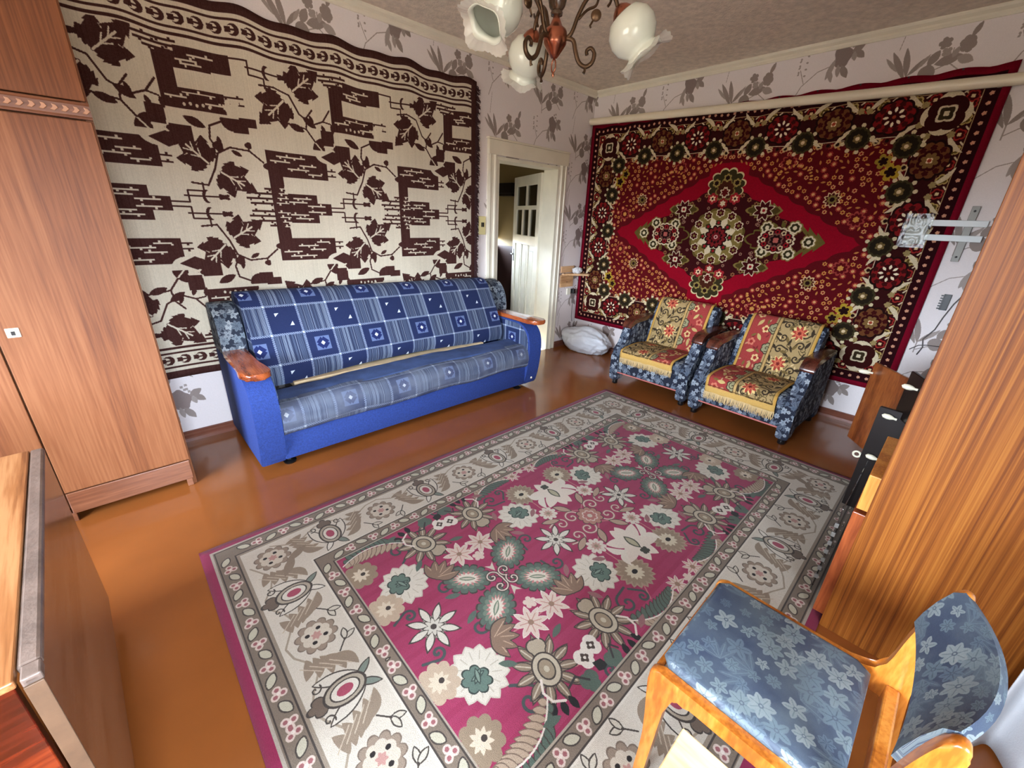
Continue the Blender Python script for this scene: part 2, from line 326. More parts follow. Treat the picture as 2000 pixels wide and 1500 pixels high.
    band(.352,.357,CM); band(0,.04,(118,8,32)); band(.04,.108,(40,8,12)); band(.112,.117,(176,150,104)); band(.186,.189,(150,124,84))
    for k in range(60):
        for (x,y) in ((k*.0545,RED[1]-.074),(RED[0]-.074,k*.0545)):
            if x<RED[0]-.05 and y<RED[1]-.05: cv.rad(x,y,.0125,roun(5,.3),(206,150,120))
    def loop(x,y,t,k):
        c,n=math.cos(t),math.sin(t)
        cv.rad(x,y,.036,roun(5,.25),(176,150,88) if k%2 else (150,40,36),t); cv.rad(x,y,.026,roun(5,.25),(86,68,30) if k%2 else (60,10,12),t); cv.rad(x,y,.012,roun(4,.3),(214,190,140))
        cv.line([(x+c*.02-n*.045,y+n*.02+c*.045),(x+c*.034-n*.028,y+n*.034+c*.028)],.009,CM); cv.line([(x-c*.02-n*.045,y-n*.02+c*.045),(x-c*.034-n*.058,y-n*.034+c*.058)],.008,(196,170,120))
    for k in range(20):
        x=k*.0885; 
        if x<RED[0]-.13: loop(x,RED[1]-.152,PI/2,k)
        if x<RED[1]-.13: loop(RED[0]-.152,x,0,k)
    def med(x,y,t,k):
        c,n=math.cos(t),math.sin(t); P=lambda u,v:(x+c*u-n*v,y+n*u+c*v)
        for su in (1,-1):
            for sv in (1,-1):
                px,py=P(su*.098,sv*.098); cv.leaf(px,py,.15,.030,t+su*sv*-.72,CM,-.10*sv*su)
                px,py=P(su*.150,sv*.060); cv.rad(px,py,.022,roun(5,.3),(150,130,84))
        cv.rad(x,y,.122,roun(10,.12),DK,t,1.05,.92); cv.rad(x,y,.108,roun(10,.15),(122,24,26) if k%2==0 else (104,62,34),t,1.05,.92)
        for j in range(10):
            a=t+j*PI/5; cv.rad(x+.086*math.cos(a),y+.078*math.sin(a),.018,roun(5,.3),(60,14,14))
        cv.rad(x,y,.066,roun(8,.15),(52,10,12),t)
        if k%2==0:
            for j in range(8): a=t+j*PI/4; cv.leaf(x+.045*math.cos(a),y+.045*math.sin(a),.034,.018,a,(236,220,186))
        else:
            cv.rad(x,y,.05,roun(8,.3),(120,90,50)); cv.rad(x,y,.02,roun(4,.4),(226,200,160))
        cv.ell(x,y,.011,.011,0,(150,60,40))
    b0=RED[1]-.262; a0=RED[0]-.262
    for k,x in enumerate((0,.352,.70,1.05)): med(x,b0+.03,0,k+1 if k else 1)
    for k,y in enumerate((.186,.56)): med(a0+.01,y,PI/2,k)
    cv.rad(a0+.01,b0+.02,.125,roun(4,.25),CM,PI/4); cv.rad(a0+.01,b0+.02,.108,roun(4,.2),(50,14,12),0); cv.rad(a0+.01,b0+.02,.06,petal(4,.3),CM,0); cv.rad(a0+.01,b0+.02,.045,petal(4,.3),(52,40,24),0); cv.rad(a0+.01,b0+.02,.018,petal(4,.3),CM,0)
    for x,y in ((.176,.73),(.525,.73),(.876,.73),(1.215,.37),(1.215,.0),(1.17,.66)):
        for j in range(9): a=j*2*PI/9; cv.ell(x+.088*math.cos(a),y+.088*math.sin(a),.014,.014,0,(206,190,150))
        cv.rad(x,y,.078,roun(12,.1),(60,52,30)); cv.rad(x,y,.064,roun(12,.12),(36,28,18)); cv.rad(x,y,.03,roun(6,.3),(112,92,54)); cv.ell(x,y,.013,.013,0,(214,190,150))
    cv.rad(1.13,.50,.06,roun(5,.4),(170,140,44)); cv.rad(1.13,.50,.035,roun(5,.4),DK); cv.rad(1.07,.57,.05,roun(5,.4),(150,124,44)); cv.rad(1.07,.57,.028,roun(5,.4),DK)
    a=mirror4(cv.a); rng=np.random.RandomState(2); a=a*(1+rng.normal(0,.06,a.shape[:2]+(1,)))
    return np.clip(a,0,255)

# ---------------------------------------------------------------- brown and cream woven tapestry
TAP=(-4.75,-1.66,.40,2.55)
def tex_tap(res=330):
    x0,x1,z0,z1=TAP; zc=1.475; H=z1-zc
    CM=(216,206,184); BR=(70,42,38)
    cv=Cv(x1-x0,H,res,CM,x0,zc)
    def R(a,b,c,d): cv.rect(a,b,c,d,BR)
    def spike(xa,xb,z,col,w=.009):
        cv.rect(xa,z-w/2,xb,z+w/2,col)
        n=max(2,int((xb-xa)/.045))
        for k in range(n):
            x=xa+(k+.5)*(xb-xa)/n; d=.012 if k%2 else -.012; cv.rect(x-.006,z+min(0,d)-.003,x+.006,z+max(0,d)+.003,col)
    def vleaf(x,z,t,L,col,vein):
        for k,(u,a,l,w) in enumerate(((0,0,1,.42),(-.12,.75,.72,.34),(-.12,-.75,.72,.34),(-.2,1.35,.5,.26),(-.2,-1.35,.5,.26))):
            tt=t+a; bx,bz=x+math.cos(t)*L*.1,z+math.sin(t)*L*.1
            cv.leaf(bx+math.cos(tt)*L*l*.42,bz+math.sin(tt)*L*l*.42,L*l*1.02,L*w*1.15,tt,col,0,4,.75)
        if vein is not None:
            cv.line([(x+math.cos(t)*L*.05,z+math.sin(t)*L*.05),(x+math.cos(t)*L*.65,z+math.sin(t)*L*.65)],.011,vein)
            for q in (.25,.45): 
                for sg in (1,-1): cv.line([(x+math.cos(t)*L*q,z+math.sin(t)*L*q),(x+math.cos(t)*L*(q+.12)+math.cos(t+sg*1.1)*.03,z+math.sin(t)*L*(q+.12)+math.sin(t+sg*1.1)*.03)],.007,vein)
    def bud(x,z,t,L=.06): cv.leaf(x,z,L,L*.42,t,BR)
    def arrow(x,z,L):
        cv.line([(x,z),(x+L,z)],.009,BR); cv.rad(x+L,z,.026,petal(4,.45),BR,0,1.5,.8)
        cv.rad(x+L*.55,z,.034,lambda t:1+0*t,BR,0,.7,1.15); cv.rad(x+L*.55+.016,z,.034,lambda t:1+0*t,CM,0,.7,1.0); cv.line([(x+L*.5,z),(x+L,z)],.009,BR)
    for k in range(-2,3):
        o=k*.925-3.37      # the E figures, mirrored about the middle row
        R(o,zc,o+.083,1.822); R(o,1.672,o+.385,1.822)
        R(o+.08,zc,o+.29,1.568); R(o+.08,zc,o+.385,1.515)
        for i,(q,a,b) in enumerate(((1.50,-.13,.06),(1.53,-.15,.08),(1.56,-.10,.10),(1.59,-.04,.08))):
            spike(o+a,o+b,q,BR,.012); spike(o+.02+i*.01,o+.10,q+.006,CM,.007)
        for q,a,b in ((1.795,.06,.24),(1.765,.02,.14),(1.752,.20,.31),(1.725,.12,.26),(1.70,.25,.37)): spike(o+a,o+b,q,CM)
        for q,a,b in ((1.54,.13,.25),(1.515,.10,.22),(1.495,.22,.34)): spike(o+a,o+b,q,CM)
        for q in (1.70,1.735): spike(o+.34,o+.44,q,BR)
        # zigzag lines to the buds
        X=o+.385
        cv.line([(X,1.49),(X+.09,1.49),(X+.09,1.555),(X+.17,1.555),(X+.17,1.60)],.009,BR); arrow(X+.07,1.525,.20)
        # leaf pair and spray above
        lx,lz=o+.635,1.685
        vleaf(lx-.02,lz+.02,2.35,.215,BR,CM); vleaf(lx+.02,lz-.01,-.55,.215,BR,CM)
        cv.line([(X+.12,1.60),(X+.20,1.59),(lx,lz),(lx+.03,lz+.09),(lx+.10,lz+.13),(lx+.2,lz+.12),(lx+.27,lz+.06)],.010,BR)
        cv.rad(lx+.04,lz+.13,.03,roun(3,.2),BR); bud(lx+.13,lz+.10,-.5); cv.rad(lx+.2,lz+.15,.02,roun(3,.2),BR); cv.rad(lx+.285,lz+.04,.02,roun(3,.2),BR); cv.line([(lx+.2,lz+.12),(lx+.2,lz+.15)],.008,BR)
        # counterchanged leaf
        qx,qz=o+.385,1.862
        R(qx-.015,1.875,qx+.067,1.99); R(qx+.055,1.825,qx+.175,1.905)
        cv.put(qx,qz,.085,lambda A,B:(A*A+B*B<.08**2)&(A<0)&(B>0),BR); cv.put(qx,qz,.085,lambda A,B:(A*A+B*B<.08**2)&(A<0)&(B<0),CM)
        vleaf(qx+.005,qz+.005,.6,.085,CM,None); cv.put(qx+.05,qz-.04,.08,lambda A,B:(np.abs(A)/.085+np.abs(B)/.042<1),BR)
        R(qx-.015,1.895,qx+.062,1.985); R(qx+.075,1.83,qx+.175,1.9); cv.line([(qx-.08,qz+.07),(qx-.02,qz+.0)],.009,CM)
        cv.line([(qx-.06,qz+.05),(qx-.11,qz+.12),(qx-.10,qz+.19),(qx-.06,qz+.24)],.010,BR); bud(qx-.17,qz+.12,2.8,.10); bud(qx-.07,qz+.18,1.9,.06)
        cv.line([(qx-.11,qz+.12),(qx-.16,qz+.13)],.009,BR)
    for k in range(-2,4):
        o=k*.925-3.845     # top figures
        R(o,1.99,o+.085,2.255); R(o,1.99,o+.30,2.095); R(o+.02,2.19,o+.26,2.27); R(o+.1,2.20,o+.36,2.30)
        for i,(q,a,b) in enumerate(((2.315,-.10,.12),(2.29,-.06,.10),(2.265,-.03,.09))): spike(o+a,o+b,q,BR,.012)
        for q,a,b in ((2.075,.10,.26),(2.05,.02,.12),(2.03,.2,.30),(2.235,.10,.2),(2.262,.16,.28),(2.215,.12,.22)): spike(o+a,o+b,q,CM)
        for i in range(5): cv.ell(o+.1+i*.03,2.015+.006*(i%2),.007,.010,0,CM)
        for q in (2.05,2.085): spike(o+.28,o+.40,q,BR)
        vleaf(o+.31,2.0,.9,.10,CM,None); R(o+.32,1.90,o+.40,1.975); R(o+.36,1.935,o+.45,1.985); cv.put(o+.32,1.965,.07,lambda A,B:(A*A+B*B<.06**2)&(A<0)&(B<.01),BR)
        cv.line([(o+.28,1.96),(o+.20,1.92),(o+.19,1.85),(o+.22,1.79)],.010,BR); bud(o+.13,1.93,2.7,.11); bud(o+.235,1.84,1.7,.06)
        X=o+.36
        cv.line([(X,2.29),(X+.09,2.29),(X+.09,2.22),(X+.17,2.22),(X+.17,2.17)],.009,BR); arrow(X+.08,2.255,.20)
        lx,lz=o+.665,2.165
        vleaf(lx+.02,lz+.02,.70,.23,BR,CM); vleaf(lx-.03,lz-.03,-2.35,.23,BR,CM)
        cv.line([(X+.14,2.18),(X+.22,2.19),(lx,lz),(lx+.05,lz-.10),(lx+.13,lz-.15),(lx+.2,lz-.12),(lx+.25,lz-.05)],.010,BR); bud(lx+.11,lz-.14,-.6,.1); bud(lx+.2,lz-.17,-1.2,.06); bud(lx+.26,lz-.16,-1.4,.06); cv.line([(lx+.2,lz-.12),(lx+.25,lz-.13)],.009,BR)
    # border
    cv.rect(x0,2.335,x1,z1,CM); R(x0,2.342,x1,2.356); R(x0,2.374,x1,2.386); R(x0,2.468,x1,2.480); R(x0,2.502,x1,z1)
    x=x0+.03
    while x<x1:
        cv.put(x,2.428,.035,lambda A,B:(A*A+B*B<.030**2)&~((A+.012)**2+B*B<.020**2),BR); cv.rad(x-.028,2.428,.02,petal(4,.4),BR); cv.rect(x-.03,2.424,x+.02,2.432,BR); x+=.0855
    R(x1-.055,zc,x1,z1)
    a=np.concatenate([cv.a[::-1],cv.a],0)
    rng=np.random.RandomState(3); a=a+rng.normal(0,4,a.shape[:2]+(1,))+rng.normal(0,2.5,(1,a.shape[1],1))
    return np.clip(a,0,255)

# ---------------------------------------------------------------- wallpaper tile
WP=(1.15,.695)
def tex_wall(res=420):
    cv=Cv(WP[0],WP[1],res,(236,228,226),0,0,True)
    c1=(152,139,132); c2=(168,156,149); c3=(142,127,122)
    for ox,oz in ((.3,.35),(.3+WP[0]/2,.35+WP[1]/2)):
        L=lambda pts,w=.006:cv.line([(ox+a,oz+b) for a,b in pts],w,c2)
        def lf(a,b,l,w,t,c=c1,bd=0): cv.leaf(ox+a,oz+b,l,w,t,c,bd)
        L([(0,-.10),(.0,-.02),(-.03,.05)]); L([(0,-.08),(.1,-.02),(.2,.02),(.2,.1)]); L([(.2,.02),(.26,-.03)])
        L([(-.08,.14),(-.06,.3)],.004)
        lf(-.06,.05,.20,.035,2.1); lf(-.02,.06,.18,.035,1.8); lf(.045,.03,.13,.030,.85); lf(.07,.05,.09,.022,1.0,c2)
        lf(-.10,.06,.12,.022,2.3,c2)
        cv.rad(ox+.10,oz-.02,.045,lambda t:1+.15*np.cos(2*t),c1,.5,.8,1.2); lf(.115,.06,.09,.05,1.1)
        lf(.19,.04,.13,.06,.25); lf(.27,.03,.09,.05,-.4,c2); lf(.215,.075,.06,.03,1.3,c2)
        cv.rad(ox+.15,oz+.135,.034,roun(5,.3),c1); cv.rad(ox+.17,oz+.085,.026,roun(4,.3),c2); cv.rad(ox+.26,oz+.11,.044,roun(6,.15),c1,.3,.9,1.1); lf(.28,.18,.08,.03,1.2)
        for k in range(9): cv.rad(ox+.20+.03*math.cos(k*2.4)*(.4+k*.1),oz-.08-.012*k+.02*math.sin(k*3),.010,roun(4,.4),c2)
        # rose
        cv.rad(ox+.17,oz-.175,.062,lambda t:1+.08*np.cos(5*t)+.06*np.cos(3*t),c3,.2,.85,1.15)
        for a,b,l,w,t in ((.255,-.14,.08,.045,.5),(.27,-.18,.08,.04,-.7),(.24,-.19,.06,.03,-1.3),(.11,-.25,.13,.035,1.3),(.16,-.265,.08,.03,-1.4),(.20,-.275,.10,.042,-1.0),(.12,-.29,.09,.03,1.9)): lf(a,b,l,w,t,c1 if w>.035 else c2)
        L([(-.10,-.42),(-.06,-.33),(.03,-.25),(.13,-.22)]); L([(-.05,-.31),(-.09,-.22)],.005)
        for k in range(10): cv.ell(ox-.085+.03*math.cos(k*2.1),oz-.26+.014*k,.008,.006,k,c2); 
    rng=np.random.RandomState(5); a=cv.a+rng.normal(0,2,(cv.h,cv.w,1))
    return np.clip(a,0,255)

# ---------------------------------------------------------------- sofa fabric tile (2 x 2 cells of 0.19 m)
def tex_sofa(res=1000):
    c=.19; cv=Cv(2*c,2*c,res,(27,39,78))
    G=(42,52,80); W=(142,156,180); ln=.0145
    rng=np.random.RandomState(9)
    for i,j in ((0,0),(1,1)):
        x=i*c; cv.rect(x,j*c,x+c,j*c+c,G)
        u=x+.012
        while u<x+c-.004:
            if rng.rand()<.72: cv.rect(u,j*c,u+.0022+.0014*rng.rand(),j*c+c,(84,98,124) if rng.rand()<.65 else (136,150,170))
            u+=.0062
    # diamond in a square
    cx,cy=1.5*c+.005,.5*c+.005
    cv.rect(cx-.047,cy-.047,cx+.047,cy+.047,(92,108,148)); cv.poly([(cx-.05,cy),(cx,cy-.05),(cx+.05,cy),(cx,cy+.05)],(24,36,88))
    for k in range(4): t=k*PI/2; cv.poly([(cx+.047*math.cos(t)+.012*math.sin(t),cy+.047*math.sin(t)-.012*math.cos(t)),(cx+.047*math.cos(t)-.012*math.sin(t),cy+.047*math.sin(t)+.012*math.cos(t)),(cx+.03*math.cos(t),cy+.03*math.sin(t))],(92,108,148))
    cv.poly([(cx-.014,cy),(cx,cy-.016),(cx+.014,cy),(cx,cy+.016)],(216,222,226))
    cx,cy=.5*c+.005,1.5*c+.005
    cv.poly([(cx-.050,cy+.042),(cx-.024,cy+.042),(cx-.048,cy+.018)],(206,216,226)); cv.poly([(cx+.050,cy-.046),(cx+.024,cy-.046),(cx+.044,cy-.018)],(206,216,226))
    for k in range(2): # rope lines
        for v in (0,1):
            a=k*c
            if v: cv.rect(a-ln/2,0,a+ln/2,2*c,(44,58,96)); 
            else: cv.rect(0,a-ln/2,2*c,a+ln/2,(44,58,96))
    X,Y=np.meshgrid((np.arange(cv.w)+.5)/res,(np.arange(cv.h)+.5)/res)
    dx=np.abs((X+c/2)%c-c/2); dy=np.abs((Y+c/2)%c-c/2)
    hat=((X+Y)/.0127)%1<.55
    cv.a[(dx<ln/2)&hat]=W; cv.a[(dy<ln/2)&hat]=W; cv.a[(dx<ln/2.4)&(dy<ln/2.4)]=(198,208,216)
    a=cv.a+rng.normal(0,4,(cv.h,cv.w,1))
    return np.clip(a,0,255)

# ---------------------------------------------------------------- blue floral upholstery tile
def tex_floral(res=900,S=.42,bg=(38,50,76),seed=11,n=26,g=None,sz=1.):
    cv=Cv(S,S,res,bg,0,0,True); rng=np.random.RandomState(seed)
    lf=tuple(int(v*.5+w*.5) for v,w in zip(bg,g[0]))
    for k in range(16):
        x,y=rng.rand(2)*S; t=rng.rand()*6.28; 
        for j in range(5): cv.leaf(x+.03*math.cos(t+j*.5),y+.03*math.sin(t+j*.5),.06,.014,t+j*.5,lf); cv.line([(x,y),(x+.05*math.cos(t+j*.5),y+.05*math.sin(t+j*.5))],.0022,g[0])
    pts=[]
    for k in range(900):
        x,y=rng.rand(2)*S
        if any(min(abs(x-p),S-abs(x-p))**2+min(abs(y-q),S-abs(y-q))**2<(.052*sz)**2 for p,q in pts): continue
        pts.append((x,y))
        if len(pts)>=n: break
    for i,(x,y) in enumerate(pts):
        r=(.018+.022*rng.rand())*sz; t=rng.rand()*6; np_=5 if rng.rand()<.6 else 7; c=g[rng.randint(4)]
        for j in range(np_):
            a=t+j*2*PI/np_; cv.leaf(x+r*.58*math.cos(a),y+r*.58*math.sin(a),r*1.05,r*.62,a,c,0,0,.6)
            cv.line([(x+r*.25*math.cos(a),y+r*.25*math.sin(a)),(x+r*.85*math.cos(a),y+r*.85*math.sin(a))],.0018,(c[0]-34,c[1]-32,c[2]-28))
        cv.ell(x,y,r*.2,r*.2,0,(60,70,86)); cv.ell(x,y,r*.1,r*.1,0,c)
    a=cv.a+rng.normal(0,3,(cv.h,cv.w,1))
    return np.clip(a,0,255)

# ---------------------------------------------------------------- armchair throw (width .56, length 1.30; three lengthwise panels)
THR=(.58,1.36)
def tex_throw(res=560):
    cv=Cv(THR[0],THR[1],res,(170,144,98)); rng=np.random.RandomState(21)
    BK=(58,46,32); RD=(168,66,52)
    cv.rect(.36,.0,.58,THR[1],(158,60,56))
    for k in range(150):
        x,y=.03+.29*rng.rand(),rng.rand()*THR[1]; q=rng.rand()
        if q<.4: cv.spiral(x,y,.018+.01*rng.rand(),1.1,rng.rand()*6,.006,(92,78,48),1 if q<.2 else -1,.02)
        else: cv.leaf(x,y,.035,.013,rng.rand()*6,(120,104,62) if q<.75 else (216,190,140))
    for k in range(60):
        x,y=.37+.18*rng.rand(),rng.rand()*THR[1]; cv.leaf(x,y,.035,.013,rng.rand()*6,(190,150,112) if k%2 else (120,40,40))
    for px,w in ((.02,.32),(.37,.19)):
        for k in range(26):
            y=.03+k*.051; sx=1 if k%2 else -1
            x=px+w/2+sx*w*.24
            if px<.1:
                cv.spiral(x,y,.036,1.3,k*1.7,.011,BK,sx,.05); cv.leaf(x+.05*sx,y+.02,.07,.024,k*1.3,BK); cv.leaf(x-.04*sx,y-.015,.06,.022,k*2.1,(112,92,52)); cv.leaf(x-.09*sx,y+.02,.06,.02,k*.7,BK)
    for k in range(5):
        y=.14+k*.27
        for x,r in ((.15 if k%2 else .22,.062),):
            cv.rad(x,y,r*1.15,petal(9,.4),(226,196,130),k); cv.rad(x,y,r,petal(8,.5),RD,k*.7); cv.rad(x,y,r*.55,roun(6,.3),(206,104,76),k); cv.rad(x,y,r*.3,petal(6,.5),(120,34,30),k)
    for k in range(11):
        y=.06+k*.125; x=.42 if k%2 else .50
        cv.rad(x,y,.034,roun(5,.35),(222,190,130) if k%3 else (206,120,96),k); cv.rad(x,y,.016,roun(5,.3),(150,44,40)); cv.leaf(x+(.06 if k%2 else -.05),y+.05,.07,.03,1.2*k,(196,172,110)); cv.leaf(x,y+.06,.05,.02,2*k,(120,98,50))
    for k in range(8):
        y=.1+k*.17; cv.rad(.355,y,.05,roun(6,.2),BK); cv.rad(.355,y,.042,roun(6,.2),(150,146,110)); cv.spiral(.355,y,.03,1.2,k,.006,BK)
    cv.rect(.318,0,.338,THR[1],(190,156,98)); cv.rect(.312,0,.317,THR[1],(90,68,36)); cv.rect(.339,0,.344,THR[1],(90,68,36))
    for a,b in ((0,.022),(THR[0]-.022,THR[0])): cv.rect(a,0,b,THR[1],(206,160,78)); 
    cv.rect(.026,0,.03,THR[1],(96,70,30)); cv.rect(THR[0]-.03,0,THR[0]-.026,THR[1],(96,70,30)); cv.rect(0,0,THR[0],.05,(206,166,92)); cv.rect(.02,.055,THR[0]-.02,.06,(90,64,28))
    a=cv.a+rng.normal(0,7,(cv.h,cv.w,1))
    return np.clip(a,0,255)
# ---------------------------------------------------------------- materials
def srgb(c): return tuple((((v/255)/12.92) if v/255<=.04045 else ((v/255+.055)/1.055)**2.4) for v in c)+(1,)
def mat(name,col,rough=.6,metal=0.,bump=0.,bscale=60.,var=0.,spec=.5,coat=0.,vscale=None,stretch=(1,1,1)):
    m=bpy.data.materials.new(name); m.use_nodes=True; n=m.node_tree.nodes; L=m.node_tree.links; p=n['Principled BSDF']
    p.inputs['Base Color'].default_value=srgb(col); p.inputs['Roughness'].default_value=rough; p.inputs['Metallic'].default_value=metal
    p.inputs['Specular IOR Level'].default_value=spec; p.inputs['Coat Weight'].default_value=coat
    if bump or var:
        t=n.new('ShaderNodeTexCoord'); mp=n.new('ShaderNodeMapping'); mp.inputs['Scale'].default_value=stretch; L.new(t.outputs['Object'],mp.inputs[0])
        nz=n.new('ShaderNodeTexNoise'); nz.inputs['Scale'].default_value=bscale; nz.inputs['Detail'].default_value=4; L.new(mp.outputs[0],nz.inputs['Vector'])
        if bump:
            bp=n.new('ShaderNodeBump'); bp.inputs['Strength'].default_value=bump; bp.inputs['Distance'].default_value=.01; L.new(nz.outputs['Fac'],bp.inputs['Height']); L.new(bp.outputs[0],p.inputs['Normal'])
        if var:
            n2=n.new('ShaderNodeTexNoise'); n2.inputs['Scale'].default_value=vscale or bscale*.3; n2.inputs['Detail'].default_value=5; L.new(mp.outputs[0],n2.inputs['Vector'])
            r=n.new('ShaderNodeValToRGB'); e=r.color_ramp.elements; e[0].position=.3; e[1].position=.7
            e[0].color=srgb([max(0,v*(1-var)) for v in col]); e[1].color=srgb([min(255,v*(1+var)) for v in col]); L.new(n2.outputs['Fac'],r.inputs[0]); L.new(r.outputs[0],p.inputs['Base Color'])
    return m
def wood(name,dark,mid,light,axis='Z',rough=.4,scale=9.,rings=2.2,coat=0.,stretch=.07,bump=.03,amp=.22,dist=.6,spec=.5):
    m=bpy.data.materials.new(name); m.use_nodes=True; n=m.node_tree.nodes; L=m.node_tree.links; p=n['Principled BSDF']
    t=n.new('ShaderNodeTexCoord'); mp=n.new('ShaderNodeMapping'); s=[1,1,1]; s['XYZ'.index(axis)]=stretch; mp.inputs['Scale'].default_value=s; L.new(t.outputs['Object'],mp.inputs[0])
    a=n.new('ShaderNodeTexNoise'); a.inputs['Scale'].default_value=scale*.35; a.inputs['Detail'].default_value=2; a.inputs['Distortion'].default_value=dist; p.inputs['Specular IOR Level'].default_value=spec; L.new(mp.outputs[0],a.inputs['Vector'])
    mu=n.new('ShaderNodeMath'); mu.operation='MULTIPLY'; mu.inputs[1].default_value=rings*6; L.new(a.outputs['Fac'],mu.inputs[0])
    si=n.new('ShaderNodeMath'); si.operation='SINE'; mu2=n.new('ShaderNodeMath'); mu2.operation='MULTIPLY'; mu2.inputs[1].default_value=2.2; L.new(mu.outputs[0],mu2.inputs[0]); L.new(mu2.outputs[0],si.inputs[0])
    f=n.new('ShaderNodeTexNoise'); f.inputs['Scale'].default_value=scale*9; f.inputs['Detail'].default_value=5; L.new(mp.outputs[0],f.inputs['Vector'])
    ad=n.new('ShaderNodeMath'); ad.operation='MULTIPLY_ADD'; ad.inputs[1].default_value=amp; L.new(si.outputs[0],ad.inputs[0]); L.new(f.outputs['Fac'],ad.inputs[2])
    r=n.new('ShaderNodeValToRGB'); e=r.color_ramp.elements; e[0].position=.22; e[0].color=srgb(dark); e[1].position=.78; e[1].color=srgb(light); q=e.new(.5); q.color=srgb(mid)
    L.new(ad.outputs[0],r.inputs[0]); L.new(r.outputs[0],p.inputs['Base Color']); p.inputs['Roughness'].default_value=rough; p.inputs['Coat Weight'].default_value=coat; p.inputs['Coat Roughness'].default_value=.12
    if bump:
        bp=n.new('ShaderNodeBump'); bp.inputs['Strength'].default_value=bump; bp.inputs['Distance'].default_value=.005; L.new(ad.outputs[0],bp.inputs['Height']); L.new(bp.outputs[0],p.inputs['Normal'])
    return m
def image(name,a):
    h,w_,_=a.shape; px=np.ones((h,w_,4),np.float32); px[...,:3]=a/255.; im=bpy.data.images.new(name,w_,h); im.pixels.foreach_set(px.ravel()); im.update(); im.pack(); return im
def pattern(name,a,rough=.9,bump=.25,bscale=300.,sheen=0.,wear_sheen=None,spec=.3,extend='REPEAT'):
    m=bpy.data.materials.new(name); m.use_nodes=True; n=m.node_tree.nodes; L=m.node_tree.links; p=n['Principled BSDF']
    t=n.new('ShaderNodeTexCoord'); i=n.new('ShaderNodeTexImage'); i.image=image(name,a); i.extension=extend; L.new(t.outputs['UV'],i.inputs[0]); out=i.outputs[0]
    if wear_sheen:  # patchy mix towards a grey, for worn cloth and painted sheen
        nz=n.new('ShaderNodeTexNoise'); nz.inputs['Scale'].default_value=wear_sheen[2]; nz.inputs['Detail'].default_value=6; L.new(t.outputs['Object'],nz.inputs['Vector'])
        r=n.new('ShaderNodeValToRGB'); e=r.color_ramp.elements; e[0].position=.35; e[1].position=.7; e[0].color=(wear_sheen[1]*.3,)*3+(1,); e[1].color=(wear_sheen[1],)*3+(1,); L.new(nz.outputs['Fac'],r.inputs[0])
        mx=n.new('ShaderNodeMix'); mx.data_type='RGBA'; L.new(r.outputs[0],mx.inputs['Factor']); L.new(out,mx.inputs['A']); mx.inputs['B'].default_value=srgb(wear_sheen[0]); out=mx.outputs['Result']
    L.new(out,p.inputs['Base Color']); p.inputs['Roughness'].default_value=rough; p.inputs['Sheen Weight'].default_value=sheen; p.inputs['Specular IOR Level'].default_value=spec
    if bump:
        nz=n.new('ShaderNodeTexNoise'); nz.inputs['Scale'].default_value=bscale; nz.inputs['Detail'].default_value=2; L.new(t.outputs['Object'],nz.inputs['Vector'])
        bp=n.new('ShaderNodeBump'); bp.inputs['Strength'].default_value=bump; bp.inputs['Distance'].default_value=.004; L.new(nz.outputs['Fac'],bp.inputs['Height']); L.new(bp.outputs[0],p.inputs['Normal'])
    return m
def clear(name,tint=(1,1,1),gloss=.12,rough=.03,tr=None):
    m=bpy.data.materials.new(name); m.use_nodes=True; n=m.node_tree.nodes; L=m.node_tree.links; n.remove(n['Principled BSDF'])
    a=n.new('ShaderNodeBsdfTransparent'); a.inputs[0].default_value=tint+(1,); g=n.new('ShaderNodeBsdfGlossy'); g.inputs['Roughness'].default_value=rough; mx=n.new('ShaderNodeMixShader')
    fr=n.new('ShaderNodeFresnel'); fr.inputs[0].default_value=1.5; ad=n.new('ShaderNodeMath'); ad.operation='ADD'; ad.inputs[1].default_value=gloss; L.new(fr.outputs[0],ad.inputs[0]); L.new(ad.outputs[0],mx.inputs[0])
    L.new(a.outputs[0],mx.inputs[1]); L.new(g.outputs[0],mx.inputs[2]); L.new(mx.outputs[0],n['Material Output'].inputs[0]); return m
def frost(name):
    m=bpy.data.materials.new(name); m.use_nodes=True; n=m.node_tree.nodes; L=m.node_tree.links; p=n['Principled BSDF']
    p.inputs['Base Color'].default_value=(.8,.8,.72,1); p.inputs['Roughness'].default_value=.12; a=n.new('ShaderNodeBsdfTransparent'); mx=n.new('ShaderNodeMixShader'); mx.inputs[0].default_value=.5
    L.new(a.outputs[0],mx.inputs[1]); L.new(p.outputs[0],mx.inputs[2]); L.new(mx.outputs[0],n['Material Output'].inputs[0]); return m
